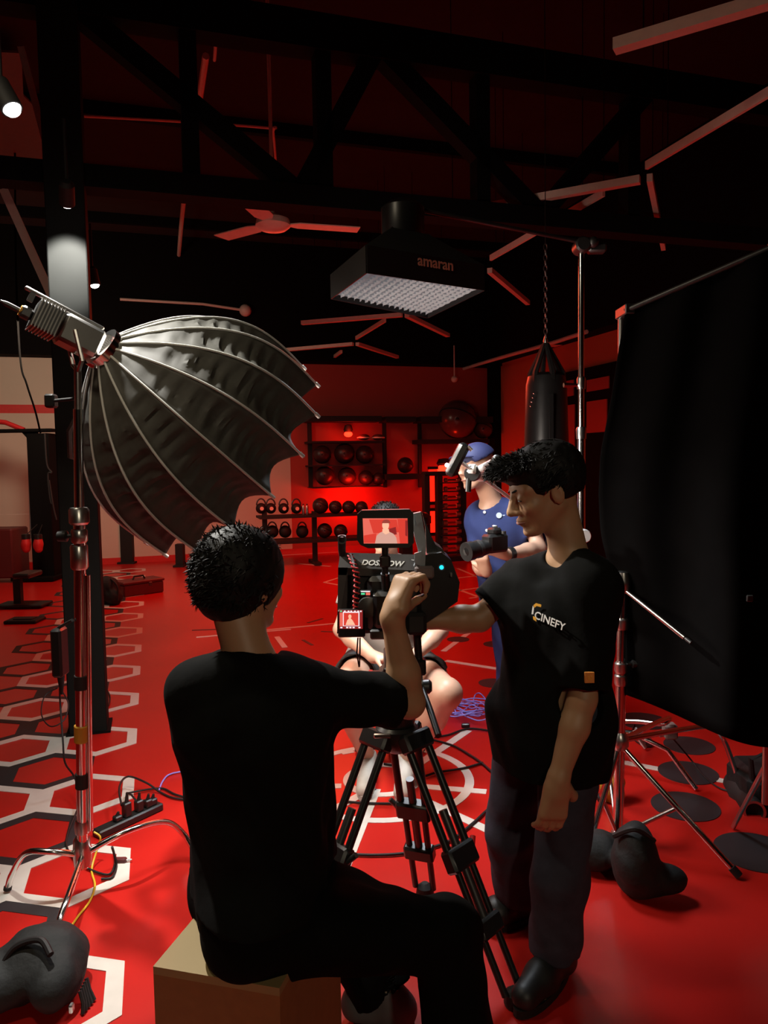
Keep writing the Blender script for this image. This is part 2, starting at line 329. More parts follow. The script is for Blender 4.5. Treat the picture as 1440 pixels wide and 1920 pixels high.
def spikes(mb, c, rad, axes, n, L, sweep, th=.003, zmin=-.3, fmax=2.0, up=.5, rnd=.35):
    f, l, u = [V(a) for a in axes]; c = V(c)
    for _ in range(n):
        z = random.uniform(zmin, 1); ph = random.uniform(0, 2*pi); q = sqrt(1-z*z); nx, ny = q*cos(ph), q*sin(ph)
        if nx > fmax and z < .45: continue
        p = c+f*nx*rad[0]*.97+l*ny*rad[1]*.97+u*z*rad[2]*.97; nn = (f*nx/rad[0]+l*ny/rad[1]+u*z/rad[2]).normalized()
        rv = V((random.gauss(0, 1), random.gauss(0, 1), random.gauss(0, 1)))*rnd
        d = nn*up+V(sweep)*.8+rv; d = (d-nn*min(0, d.dot(nn))*1.0).normalized(); LL = L*random.uniform(.6, 1.2)
        a = nn.cross(d); a = a.normalized()*th if a.length > 1e-5 else l*th; m = p+d*LL*.55; e = p+d*LL-nn*LL*.18
        mb.add([p-a-nn*.004, p+a-nn*.004, p+nn*th, m-a*.7, m+a*.7, m+nn*th*.7, e], [(0, 1, 4, 3), (1, 2, 5, 4), (2, 0, 3, 5), (3, 4, 6), (4, 5, 6), (5, 3, 6)], True)

# ================================================================ THE ROOM (a = across, b = along, in the turned room frame)
def K(px, py, b): r = ray(px, py); t = (b-CAM.dot(UA))/r.dot(UA); p = CAM+r*t; return V((p.dot(VA), b, p.z))
def Ka(px, py, a): r = ray(px, py); t = (a-CAM.dot(VA))/r.dot(VA); p = CAM+r*t; return V((a, p.dot(UA), p.z))
def rw(a, b, z=0): return RM @ V((a, b, z))
BW = 13.08; AR = 6.29; ZT = 3.35
floor = build('floor', MB(RM).box((-7, -3, -.1), (AR+.1, BW+.1, 0)), 'floor', kind='structure')
build('wall_back', MB(RM).box((-7, BW, 0), (AR+.1, BW+.15, 5.4)), 'redwall', kind='structure')
wb = bpy.data.objects['wall_back']
a0 = K(-200, 900, BW).x; a1 = K(262, 900, BW).x; zs0 = K(60, 775, BW).z; zs1 = K(60, 759, BW).z
build('cream_panel', MB(RM).box((a0, BW-.02, 0), (a1, BW+.01, zs0)), 'wall', wb)
build('cream_panel', MB(RM).box((a0, BW-.02, zs1), (a1, BW+.01, ZT)), 'wall', wb)
build('painted_stripe', MB(RM).box((a0, BW-.022, zs0), (a1, BW+.01, zs1)), 'stripe', wb)
build('cream_panel', MB(RM).box((K(262, 900, BW).x, BW-.015, 0), (K(545, 900, BW).x, BW+.01, ZT)), 'wall', wb)
build('wall_right', MB(RM).box((AR, -3, 0), (AR+.15, BW, 5.4)), 'orange', kind='structure')
build('wall_left', MB(RM).box((-7.15, -3, 0), (-7, BW, 5.4)), 'wall', kind='structure')
build('wall_front', MB(RM).box((-7, -3.15, 0), (AR, -3, 5.4)), 'darkwall', kind='structure')
build('ceiling', MB(RM).box((-7.15, -3.15, 5.3), (AR+.15, BW+.15, 5.4)), 'ceil', kind='structure')
cei = bpy.data.objects['ceiling']
for i in range(9): build('roof_rib', MB(RM).box((-7, -2.2+i*1.75, 5.16), (AR, -2.12+i*1.75, 5.3)), 'beam', cei)
build('trim_1', MB(RM).box((-7, BW-.35, ZT), (AR, BW, 5.3)), 'darkwall', kind='structure')
build('trim_2', MB(RM).box((AR-.30, -3, ZT+.05), (AR, BW-.35, 5.3)), 'darkwall', kind='structure')
build('baseboard_back', MB(RM).box((-7, BW-.04, 0), (AR, BW-.02, .10)), 'stripe', kind='structure')
# corner pillar strip between red back wall and orange right wall
build('trim_3', MB(RM).box((AR-.14, BW-.3, 0), (AR, BW, ZT)), 'darkwall', kind='structure')
# dark doorway / shelving opening in the right wall
d0 = Ka(1052, 900, AR); d1 = Ka(1150, 900, AR)
build('door_1', MB(RM).box((AR-.06, d1.y-.6, 0), (AR, d0.y, Ka(1105, 690, AR).z)), 'darkwall', kind='structure')
dr = bpy.data.objects['door_1']
for (x0, y0, x1, y1) in ((1062, 712, 1083, 745), (1108, 705, 1150, 735), (1062, 758, 1085, 870), (1108, 748, 1146, 812)):
    p, q = Ka(x0, y1, AR), Ka(x1, y0, AR)
    build('pane', MB(RM).box((AR-.075, min(p.y, q.y), min(p.z, q.z)), (AR-.055, max(p.y, q.y), max(p.z, q.z))), 'redwall', dr)

build('lit_roof_patch', MB().prism([G(x, y, 5.12) for x, y in ((-60, 95), (40, 100), (44, 180), (80, 215), (92, 322), (-60, 312))], (0, 0, .02)), 'tape', cei)  # lighter quad standing in for the spot's light on the roof
# ---- painted floor markings (parts of the floor)
def flat_poly(name, pts, mt, z=.0022): build(name, MB().prism([V((p[0], p[1], .0002)) for p in pts], (0, 0, z)), mt, floor)
def stroke(x0, y0, x1, y1, wd=.05, mt='white', z=.0022, name='painted_line'):
    a = G(x0, y0); b = G(x1, y1); d = (b-a).normalized(); n = V((-d.y, d.x, 0))*wd/2; flat_poly(name, [a-n, b-n, b+n, a+n], mt, z)
def hexring(c, mt, z, ro=.25, wd=.055):
    ri = ro-wd*1.155; m = MB(); vs = []
    for zz in (.0002, z):
        for r in (ro, ri):
            for k in range(6): t = pi/3*k; vs.append(c+UA*r*cos(t)+VA*r*sin(t)+V((0, 0, zz)))
    fs = []
    for k in range(6):
        j = (k+1) % 6; fs += [(12+k, 12+j, 18+j, 18+k), (k, j, 12+j, 12+k), (6+k, 18+k, 18+j, 6+j)]
    build('hexagon_marking', m.add(vs, fs), mt, floor)
P0 = G(234, 1803)        # corner of nearest white hexagon: its upper right corner (t = -60 deg)
H0 = P0-(UA*.25*.5+VA*.25*.866)
for n in range(-1, 14):
    c = H0+UA*.75*n; ofs = VA*.25*.866*2
    for q in (0, 1): hexring(c-ofs*q, 'white', .0028)
    if n < 13: hexring(c+UA*.375-VA*.25*.866, 'black_paint', .0018)
    if n < 13: hexring(c+UA*.375-VA*.25*.866*3, 'black_paint', .0018)
C0 = V((-.03, 3.68, 0))
def ringmark(c, r, wd=.045, z=.0024): build('circle_marking', MB().ring(V((c.x, c.y, .0002)), (0, 0, 1), r, r-wd, z, 72), 'white', floor)
ringmark(C0, .46); ringmark(C0, .20)
for seg in ((795, 1475, 912, 1485), (800, 1503, 935, 1566), (705, 1480, 640, 1640), (600, 1532, 700, 1478), (760, 1450, 878, 1370),
            (832, 1221, 880, 1186), (836, 1239, 1010, 1266), (640, 1412, 662, 1408), (560, 1476, 640, 1474)): stroke(*seg)
stroke(368, 1195, 545, 1180, .035); stroke(500, 1181, 640, 1168, .035); stroke(519, 1194, 534, 1214, .05); stroke(608, 1092, 640, 1082, .04); stroke(608, 1092, 640, 1098, .04)
stroke(500, 1043, 700, 1031, .06); stroke(560, 1057, 620, 1062, .05)
for seg in ((858, 1066, 930, 1096), (855, 1104, 905, 1122), (850, 1085, 940, 1074), (858, 1108, 950, 1094), (880, 1122, 950, 1112)): stroke(*seg, .04)
stroke(1170, 1430, 1440, 1480, .05); stroke(1440, 1480, 1560, 1502, .05)
for (x0, y0, x1, y1) in ((577, 1168, 605, 1160), (568, 1200, 586, 1210), (602, 1184, 625, 1185), (360, 1182, 410, 1180), (346, 1112, 360, 1110)): stroke(x0, y0, x1, y1, .03, 'black_paint')
for (x, y, r) in ((1292, 1398, .135), (1290, 1449, .145), (1285, 1512, .15), (1418, 1598, .16), (1205, 1352, .15), (859, 1199, .10), (930, 1208, .11), (926, 1281, .11)):
    c = G(x, y); build('round_spot_marking', MB().cyl((c.x, c.y, .0002), (c.x, c.y, .003), r, n=40), 'black_paint', floor)

# ---- black steel pillar and roof truss
pc = G(168, 1376); PB = pc.dot(UA)+.1; PA = pc.dot(VA)
pil = thing('steel_pillar', (pc.x, pc.y, 0), 'square black steel pillar rising from the floor beside the big round softbox', 'pillar')
build('shaft', MB(RM).box((PA-.115, PB-.10, 0), (PA+.10, PB+.11, 4.35), .006), 'pillar', pil)
build('base_plate', MB(RM).box((PA-.13, PB-.12, 0), (PA+.12, PB+.13, .012)), 'beam', pil)
tb = PB+.02
trs = thing('roof_truss', rw(0, tb, 3.28), 'black steel roof truss spanning the room above the crew', 'truss')
A_ = lambda px, py: K(px, py, tb)
def member(p, q, wd, nm, dp=.12, mt='beam'):
    p, q = V(p), V(q); d = (q-p).normalized(); n = V((-d.z, 0, d.x))*wd/2
    build(nm, MB(RM).prism([p-n+V((0, -dp/2, 0)), q-n+V((0, -dp/2, 0)), q+n+V((0, -dp/2, 0)), p+n+V((0, -dp/2, 0))], (0, dp, 0)), mt, trs)
member((-5.5, tb, 3.30), (AR, tb, 3.30), .13, 'bottom_chord', .16); member((-5.5, tb, 4.32), (AR, tb, 4.32), .22, 'top_chord', .16)
for px in (358, 606, 900, 1180): a = A_(px, 300).x; member((a, tb, 3.3), (a, tb, 4.3), .10, 'web_post')
for (x0, x1) in ((140, 560), (700, 560), (716, 1010), (1210, 1010)):
    member((A_(x0, 90).x, tb, 4.27), (A_(x1, 380).x, tb, 3.32), .12, 'diagonal_brace')
member((A_(-10, 350).x, tb+.3, 3.3), (A_(100, 505).x, tb+.3, 2.55), .05, 'diagonal_brace', .05, 'pipe')
member((A_(20, 60).x, tb+.4, 4.2), (A_(98, 320).x, tb+.4, 3.3), .04, 'diagonal_brace', .05, 'pipe')

# ---- linear light bars under the roof (switched off, z = 3.4)
ZB = 3.42
bars = [((1152, 98), (1560, -22), .05, 'widest pale light bar hanging across the top right corner'),
        ((795, 416), (1200, 344), .045, 'long pale light bar hanging above the punching bag'),
        ((1218, 340), (1244, 470), .03, 'short light bar pointing down from the end of the long bar'),
        ((1212, 318), (1560, 112), .018, 'thin light bar running up to the right edge'),
        ((920, 489), (1132, 368), .018, 'thin light bar joining the long bar from below left'),
        ((918, 512), (990, 572), .04, 'short light bar right of the overhead square softbox'),
        ((566, 609), (754, 594), .05, 'light bar hanging just below the overhead square softbox'),
        ((763, 595), (840, 632), .05, 'light bar sloping down right below the square softbox'),
        ((668, 637), (722, 604), .025, 'thin bar between two far light bars'),
        ((535, 659), (662, 648), .05, 'far light bar right of the round softbox rim'),
        ((670, 648), (745, 672), .05, 'far light bar sloping down in front of the red wall'),
        ((556, 689), (604, 683), .06, 'farthest light bar above the red wall'),
        ((611, 684), (665, 696), .05, 'farthest sloping light bar above the red wall'),
        ((612, 682), (640, 662), .03, 'thin joining bar above the red wall')]
for (p, q, r, lb) in bars:
    a = G(p[0], p[1], ZB); b = G(q[0], q[1], ZB); d = (b-a).normalized(); n = V((-d.y, d.x, 0))*r*.62; m = (a+b)/2
    t = thing('light_bar', m, lb+', black hangers', 'light bar')
    build('housing', MB().prism([a-n, b-n, b+n, a+n], (0, 0, .05)), 'bar', t)
    for e in (.15, .85):
        c = lerp(a, b, e); build('hanger_wire', MB().cyl(c+V((0, 0, .05)), (c.x, c.y, 5.29), .003, n=6), 'beam', t)

# ---- ceiling fan behind the truss
fc = W(512, 421, 5.85); fan = thing('ceiling_fan', fc, 'three bladed pinkish ceiling fan hanging behind the roof truss', 'fan')
build('motor', MB().lathe(fc-V((0, 0, .05)), [(.03, 0), (.10, .012), (.135, .04), (.125, .085), (.07, .11), (.03, .13)]), 'fan', fan)
build('down_rod', MB().cyl(fc+V((0, 0, .07)), (fc.x, fc.y, 5.29), .014), 'fan', fan)
build('canopy', MB().lathe((fc.x, fc.y, 5.16), [(.03, 0), (.07, .05), (.075, .13)]), 'fan', fan)
for (px, py) in ((415, 446), (671, 432), (441, 353)):
    e = G(px, py, fc.z); d = (e-fc); d.z = 0; L = d.length; d.normalize(); n = V((-d.y, d.x, 0))
    m = MB(); P = [fc+d*.12-n*.035, fc+d*.2-n*.075, fc+d*L-n*.08, fc+d*(L+.01)+n*.07, fc+d*.2+n*.07, fc+d*.12+n*.035]
    for i, p in enumerate(P): p.z += .003*(1 if i > 2 else -1)
    build('blade', m.prism(P, (0, 0, .008)), 'fan', fan)
# conduits on the roof
def conduit(label, pts, r=.014, end=None, mt='pipe'):
    Q = smooth_path([G(x, y, z) for x, y, z in pts], 3); t = thing('conduit', Q[0], label, 'conduit'); build('pipe', MB().tube(Q, r, 8), mt, t)
    if end: build('junction_box', MB().ball(Q[-1], end, 10), mt, t)
    return t
conduit('thin grey pipe dropping down to a round box left of the fan', [(386, 105, 5.0), (362, 270, 5.0), (352, 320, 5.0), (342, 400, 5.0), (335, 482, 5.0)], .03, .10)
conduit('short grey pipe entering at the top edge', [(402, -30, 5.0), (401, 30, 5.0), (404, 80, 5.0), (402, 113, 5.0)], .014)
conduit('level grey pipe bending down towards the fan', [(158, 218, 5.05), (340, 228, 5.05), (505, 240, 5.05), (512, 246, 5.05), (518, 318, 5.05)], .014, .055)
conduit('reddish pipe running along the top of the right wall', [(845, 699, 3.33), (930, 673, 3.33), (1022, 647, 3.33), (1100, 622, 3.33)], .03)
Q = [rw(*K(x, y, BW-.40)) for x, y in ((225, 561), (380, 570), (460, 582))]; t = thing('conduit', Q[0], 'faint far conduit on the dark upper wall above the round softbox', 'conduit'); build('pipe', MB().tube(Q, .022, 8), 'pipe', t); build('junction_box', MB().ball(Q[-1], .10, 10), 'pipe', t)

# ---- track spot lamps
def spotlamp(px, py, Y, tgt, label, power, r=.045, ang=55):
    p = W(px, py, Y); d = (V(tgt)-p).normalized(); t = thing('spot_lamp', p, label, 'spot lamp')
    build('can', MB().lathe(p-d*.14, [(r*.6, 0), (r*1.1, .02), (r*1.15, .135), (r*.98, .137), (r*.9, .12)], 20, d), 'matte', t)
    build('lens', MB().lathe(p-d*.022, [(r*.95, .0), (r*.95, .016), (r*.75, .03), (r*.3, .038)], 20, d), 'lamp', t)
    build('stem', MB().cyl(p-d*.10, (p-d*.10)+V((0, 0, .35)), .008), 'matte', t)
    light('spot_lamp_light', 'SPOT', p+d*.03, power, (1, .97, .90), tgt, .03, ang, .6); return t
spotlamp(24, 207, 2.80, (-.80, 2.62, 1.95), 'larger tilted white spot lamp at the upper left edge', 330, .034, 76)
spotlamp(126, 383, 4.08, W(130, 520, 4.45), 'white spot lamp mounted high on the black pillar', 200, .035, 52)
spotlamp(178, 536, 5.6, (-1.6, 5.6, 0), 'small farther spot lamp just right of the pillar', 22, .035)

# ================================================================ BACK OF THE GYM
def wallbox(name, x0, y0, x1, y1, b0, b1, mt, parent, bev=0):
    p = K(x0, y1, b0); q = K(x1, y0, b0); return build(name, MB(RM).box((min(p.x, q.x), b0, min(p.z, q.z)), (max(p.x, q.x), b1, max(p.z, q.z)), bev), mt, parent)
sh = thing('wall_shelf_unit', rw(*K(650, 830, 12.75)), 'black wall shelving on the red back wall holding exercise balls', 'shelf')
for (x0, y0, x1, y1) in ((578, 780, 716, 790), (724, 781, 780, 791), (790, 781, 925, 792), (580, 826, 722, 831), (582, 870, 724, 875), (586, 911, 722, 916), (724, 888, 792, 900), (788, 823, 918, 832)):
    wallbox('shelf_board', x0, y0, x1, y1, 12.62, 13.06, 'matte', sh)
for x in (582, 722, 788): wallbox('upright', x-2, 786, x+2, 914, 13.0, 13.06, 'matte', sh)
rk = thing('ball_rack', rw(*K(620, 1012, 11.6)), 'low two tier black rack in front of the red back wall', 'rack')
for (y0, y1) in ((965, 970), (1011, 1017)): wallbox('rack_shelf', 488, y0, 724, y1, 11.45, 11.95, 'matte', rk)
for x in (497, 590, 716):
    p = K(x, 1000, 11.65); build('leg', MB(RM).box((p.x-.035, 11.62, 0), (p.x+.035, 11.70, K(x, 960, 11.45).z)), 'matte', rk)
    build('foot', MB(RM).box((p.x-.05, 11.40, 0), (p.x+.05, 11.95, .05)), 'matte', rk)
def gymball(px, base, rpx, b, label, mt='ball', grp=None, name='medicine_ball'):
    p = K(px, base, b); p.z = K(px, base, 11.45 if b < 12 else 12.62).z; d = rw(p.x, p.y).y; r = rpx/FPX*d; c = rw(p.x, b, p.z+r)
    t = thing(name, c-V((0, 0, r)), label, 'ball', grp); build('shell', MB().ball(c, r, 14), mt, t)
    if rpx > 9: build('seam_band', MB(RM).ring((c.dot(VA), c.dot(UA)-.008, c.z), (.4, .3, .86), r*1.012, r*.97, .016, 32), 'matte', t)
    build('valve', MB().ball(c+(CAM-c).normalized()*r*.99+V((0, 0, 0)), r*.10, 6), 'matte', t)
rows = [(869.5, [(604, 17), (646, 19), (684, 17)], 12.8, 'large dark ball on the second wall shelf'), (910.5, [(609, 18), (651, 17), (686, 14), (710, 12)], 12.8, 'dark ball on the third wall shelf'),
        (965, [(601, 15), (629, 12.5), (654, 12.5), (678, 12)], 11.65, 'round medicine ball on the upper tier of the low rack'), (1011, [(609, 14), (639, 13)], 11.65, 'medicine ball on the bottom tier of the low rack')]
ordn = ['leftmost', 'second from left', 'third from left', 'rightmost']
for base, xs, b, lb in rows:
    for i, (x, r) in enumerate(xs): gymball(x, base, r, b, lb+', '+('rightmost' if i == len(xs)-1 else ordn[i]), grp='balls on the back wall shelves')
gymball(760, 887.5, 15, 12.8, 'dark ball alone on the short middle shelf'); gymball(858, 822, 36, 12.7, 'huge shiny swiss ball on the right wall shelf', 'gym', name='swiss_ball')
gymball(906, 822, 18, 12.8, 'smaller shiny ball right of the huge swiss ball', 'gym', name='swiss_ball')
for i, (x, y) in enumerate(((490, 965), (508, 965), (532, 965), (556, 965), (511, 1011), (535, 1011), (567, 1011))):
    p = K(x, y, 11.65); p.z = K(x, y, 11.45).z; c = rw(p.x, 11.65, p.z+(.085 if y < 1000 else .10)); row = 'upper' if y < 1000 else 'bottom'
    t = thing('kettlebell', c-V((0, 0, .085)), f'dark kettlebell on the {row} tier of the low rack, '+['leftmost', 'second from left', 'third from left', 'rightmost'][i if i < 4 else i-4 if i < 6 else 3], 'kettlebell', 'kettlebells on the low rack')
    build('bell', MB().ball(c, .085 if y < 1000 else .10, 10), 'rubber', t)
    build('handle', MB().tube([c+VA*(.07*cos(a))+V((0, 0, .05+.10*sin(a))) for a in np.linspace(0, pi, 10)], .012, 8), 'dsteel', t)
    build('weight_disc', MB(RM).lathe((c.dot(VA), c.dot(UA)-.085, c.z), [(.03, 0), (.03, .02)], 14, (0, 1, 0)), 'fan', t)
for x in (569, 576):
    p = K(x, 965, 11.62); t = thing('steel_bottle', rw(*p), 'slim pale bottle standing on the low rack, '+('left one' if x == 569 else 'right one'), 'bottle', 'pale bottles on the low rack')
    build('body', MB(RM).lathe(p, [(.02, 0), (.022, .01), (.022, .13), (.01, .15)], 12), 'steel', t); build('cap', MB(RM).lathe(p+V((0, 0, .15)), [(.012, 0), (.012, .02)], 10), 'plastic', t)
# red lamps
def redlamp(px, py, b, label, r=.09, p_=6):
    p = K(px, py, b); c = rw(*p); t = thing('red_lamp', c, label, 'lamp')
    build('glowing_head', MB().ball(c, r, 10, (1, 1, .7)), 'redlamp', t); build('housing', MB().lathe(c+V((0, 0, r*.5)), [(r*.9, 0), (r*1.1, .04), (r*.8, .12), (.02, .13)]), 'matte', t)
    light('red_lamp_light', 'POINT', c-UA*(r+.08), p_, (1, .02, .005), size=.08)
redlamp(653, 814, 12.85, 'glowing red lamp on the top wall shelf', .075, 7); redlamp(834, 880, 12.7, 'bright red half dome lamp beside the dumbbell tower', .14, 9)
for i, x in enumerate((682, 709)):
    p = K(x, 826, 12.8); c = rw(p.x, 12.8, p.z+.06); t = thing('balance_dome', c-V((0, 0, .06)), ('left' if i == 0 else 'right')+' small shiny dome beside the glowing red lamp', 'dome', 'domes on the top wall shelf')
    build('dome', MB().ball(c, .11, 10, (1, 1, .5)), 'gym', t); build('rim', MB().ring(c-V((0, 0, .02)), (0, 0, 1), .12, .09, .02), 'fan', t)
p = K(655, 955, 12.9); light('shelf_red_light', 'AREA', rw(p.x, 12.5, K(655, 930, 12.5).z), 15, (1, .015, .005), rw(p.x, 13.08, K(655, 925, 12.5).z), .5)
# red tubes beside the dumbbell tower, and the tower
for i, (x, y0, y1) in enumerate(((813, 958, 998), (872, 962, 996), (813, 880, 940))):
    p = K(x, y1, 12.5); q = K(x, y0, 12.5); t = thing('red_tube_lamp', rw(*p), ['bright red tube left of the dumbbell tower', 'bright red tube right of the dumbbell tower', 'dim red tube high left of the dumbbell tower'][i], 'lamp', 'red tubes by the dumbbell tower')
    build('tube', MB(RM).box((p.x-.075, 12.47, p.z), (p.x+.075, 12.55, q.z), .01), 'redtube', t); build('end_cap', MB(RM).box((p.x-.11, 12.45, p.z-.06), (p.x+.11, 12.57, p.z)), 'matte', t)
    build('end_cap', MB(RM).box((p.x-.08, 12.45, q.z), (p.x+.08, 12.57, q.z+.05)), 'matte', t)
tw = thing('dumbbell_tower', rw(*K(845, 1040, 11.2)).xy.to_3d(), 'tall black dumbbell tower rack by the red tubes', 'rack')
for x in (800, 824, 868): p = K(x, 1000, 11.2); build('upright', MB(RM).box((p.x-.05, 11.15, 0), (p.x+.05, 11.27, K(x, 888, 11.2).z), .01), 'matte', tw)
p, q = K(796, 888, 11.2), K(885, 885, 11.2); build('top_beam', MB(RM).box((p.x, 11.15, p.z-.04), (q.x, 11.35, p.z+.03)), 'matte', tw)
p, q = K(790, 1000, 11.2), K(880, 1040, 11.2); build('base', MB(RM).box((p.x, 11.0, 0), (q.x, 11.5, .08)), 'matte', tw)
for i in range(10):
    y = 900+i*16; p = K(847, y, 11.1); c = rw(*p); s = .7+.06*i
    t = thing('dumbbell', c, f'small dumbbell on the black tower rack, '+['topmost', 'second from the top', 'third from the top', 'fourth from the top', 'fifth from the top', 'sixth from the top', 'seventh from the top', 'third from the bottom', 'second from the bottom', 'lowest'][i], 'dumbbell', 'dumbbells on the tower rack')
    build('handle', MB().cyl(c-VA*.08, c+VA*.08, .014, n=8), 'chrome', t)
    for sg in (-1, 1): build('head', MB().cyl(c+VA*sg*.08, c+VA*sg*(.08+.07*s), .045*s, n=6), 'steel', t)
    build('cradle', MB(RM).box((p.x-.19, 11.1, p.z-.075*s), (p.x+.19, 11.2, p.z-.05*s)), 'matte', tw)
# black plyo pad seen over the monitor
p = K(760, 960, 10.4); pd = thing('padded_bench', rw(p.x, 10.4, 0), 'rounded black padded bench just above the camera monitor', 'bench')
build('pad', MB(RM).lathe((p.x, 10.4, K(760, 985, 10.4).z), [(.30, 0), (.38, .03), (.38, .13), (.30, .19), (.05, .21)], 28), 'leather', pd)
build('pedestal', MB(RM).box((p.x-.08, 10.32, 0), (p.x+.08, 10.48, K(760, 985, 10.4).z)), 'matte', pd); build('foot_bar', MB(RM).box((p.x-.35, 10.35, 0), (p.x+.35, 10.45, .06)), 'matte', pd)
# wall camera on right wall
p = Ka(1040, 637, AR-.1); t = thing('wall_camera', rw(*p), 'small pale box on the conduit behind the punching bag chain', 'camera'); build('box', MB(RM).box((p.x-.12, p.y-.14, p.z-.10), (p.x+.1, p.y+.14, p.z+.10), .03), 'bar', t)
build('lens_dome', MB(RM).ball((p.x-.12, p.y, p.z+.05), .07, 8), 'pipe', t)
c = Ka(852, 711, AR-.5); c = rw(*K(852, 711, 12.6)); t = thing('smoke_detector', c, 'small round reddish detector near the top of the red wall', 'detector'); build('body', MB().ball(c, .06, 8), 'bar', t); build('stem', MB().cyl(c, c+V((0, 0, .6)), .012, n=6), 'pipe', t)

# ---- cable machine and bench at the far left
cm = G(78, 1088); cmt = thing('cable_machine', cm, 'tall black cable crossover machine by the cream wall at far left', 'gym machine')
Y = cm.y; s_ = Y/FPX
def fb(name, x0, y0, x1, y1, Y0, Y1, mt, parent, bev=0):
    p = W(x0, y1, Y0); q = W(x1, y0, Y0); return build(name, MB().box((min(p.x, q.x), Y0, min(p.z, q.z)), (max(p.x, q.x), Y1, max(p.z, q.z)), bev), mt, parent)
fb('upright', 62, 812, 90, 1086, Y, Y+.25, 'beam', cmt, .01); fb('top_beam', -120, 803, 96, 813, Y, Y+.2, 'beam', cmt, .01)
build('red_brace', MB().tube([W(-30, 788, Y+.1), W(10, 792, Y+.1), W(45, 806, Y+.1)], .035, 8), 'red', cmt); build('gusset', MB().prism([W(38, 808, Y+.05), W(66, 838, Y+.05), W(66, 808, Y+.05)], (0, .1, 0)), 'beam', cmt)
build('guide_rod', MB().cyl(W(52, 815, Y+.1), W(58, 1010, Y+.1), .012, n=8), 'steel', cmt); fb('base_foot', 20, 1083, 100, 1090, Y-.2, Y+.6, 'beam', cmt)
fb('weight_stack_cover', -60, 992, 21, 1086, Y-.2, Y+.3, 'dred', cmt, .02)
for i, (y, y2) in enumerate(((964, 966), (1050, 1053))): fb('cross_rail', -80, y, 66, y2, Y+.3, Y+.34, 'pipe', cmt)
for i, (x, y) in enumerate(((49, 1020), (72, 1020))):
    c = W(x, y, Y-.3); t = thing('boxing_glove', c, 'red and black boxing glove hanging on the cable machine, '+('left one' if i == 0 else 'right one'), 'glove', 'gloves on the cable machine')
    X = Vox(.015); X.cone(c+V((0, 0, .06)), c, .055, .06, .02); X.cone(c, c-V((.0, 0, .07)), .06, .055, .03); X.ell(c+V((-.05, 0, -.03)), (.025, .03, .045), None, .02); vbuild('padding', X, 'red', t)
    build('cuff', MB().lathe(c+V((0, 0, .06)), [(.045, 0), (.055, .01), (.055, .07), (.045, .08)]), 'plastic', t); build('hang_strap', MB().cyl(c+V((0, 0, .12)), c+V((.05*(1-i*2), .25, .25)), .006, n=6), 'matte', t)
def cablew(name, label, pts, r, mt, cat='cable', par=None):
    Q = smooth_path(pts, 6); o = build(name, MB().tube(Q, r, 7), mt, par, label, cat, loc=Q[0]); return o
cablew('hanging_strap', None, [W(84, 812, 10), W(88, 870, 10), W(97, 886, 10), W(90, 890, 10), W(94, 935, 10), W(98, 942, 10), W(92, 900, 10), W(100, 950, 10), W(106, 975, 10)], .012, 'matte', None, cmt)
cablew('drop_cable', 'thin dark cable falling from the roof past the red stripe', [W(28, 255, 8.6), W(30, 500, 8.6), W(38, 672, 8.6), W(50, 720, 8.6), W(66, 770, 8.6), W(76, 812, 8.6)], .011, 'cloth')
bn = G(32, 1140); bt = thing('stool_bench', bn, 'small black pedestal bench with flat seat at the left edge', 'bench'); Y = bn.y
fb('seat', 22, 1076, 54, 1086, Y-.1, Y+.25, 'leather', bt, .015); fb('post', 26, 1086, 37, 1138, Y, Y+.07, 'matte', bt); fb('base', -10, 1134, 78, 1141, Y-.1, Y+.2, 'matte', bt, .01)
mt_ = thing('mat_edge', G(60, 1165), 'dark rubber foot plate lying in front of the pedestal bench', 'mat'); c = G(47, 1166)
build('plate', MB().box((c.x-.17, c.y-.12, .0), (c.x+.17, c.y+.12, .035), .01), 'rubber', mt_); build('grip', MB().box((c.x-.10, c.y-.06, .035), (c.x+.10, c.y+.06, .045), .004), 'matte', mt_)
for (x, nm, lb) in ((240, 'wall_post', 'dark post against the cream wall under the round softbox'), (338, 'bench_leg', 'short dark equipment post on the floor under the round softbox')):
    yb = 1056 if x == 240 else 1062; p = G(x, yb); t = thing(nm, p, lb, 'post')
    yt = 900 if x == 240 else 1020; wd = .10 if x == 240 else .06
    build('post', MB().box((p.x-wd, p.y-.05, .02), (p.x+wd, p.y+.1, W(x, yt, p.y).z)), 'matte', t); build('foot', MB().box((p.x-wd*1.4, p.y-.12, 0), (p.x+wd*1.4, p.y+.17, .03)), 'matte', t)
# equipment case and backpack beyond the pillar
p = G(233, 1121); q = G(308, 1110); cs = thing('equipment_case', p, 'long low dark equipment case lying on the floor beyond the pillar', 'case')
d = (q-p); d.z = 0; L = d.length; d.normalize(); an = math.atan2(d.y, d.x); Rm = Matrix.Rotation(an, 3, 'Z'); c = (p+q)/2+V((-d.y, d.x, 0))*.14
build('shell', MB().box(c+V((-L/2, -.14, 0)), c+V((L/2, .14, .15)), .015, Rm), 'dred', cs); build('lid', MB().box(c+V((-L/2-.01, -.15, .15)), c+V((L/2+.01, .15, .185)), .01, Rm), 'dred', cs)
build('handle', MB().tube([c+d*.08+V((0, 0, .185)), c+d*.06+V((0, 0, .225)), c-d*.06+V((0, 0, .225)), c-d*.08+V((0, 0, .185))], .012, 8), 'matte', cs)
for k in (-.12, .12): build('latch', MB().box(c+V((k*L*3-.02, -.155, .12)), c+V((k*L*3+.02, -.14, .17)), .003, Rm), 'dsteel', cs)
p = G(207, 1135); bp = thing('backpack', p, 'black backpack slumped on the floor right beside the pillar', 'bag'); X = Vox(.012)
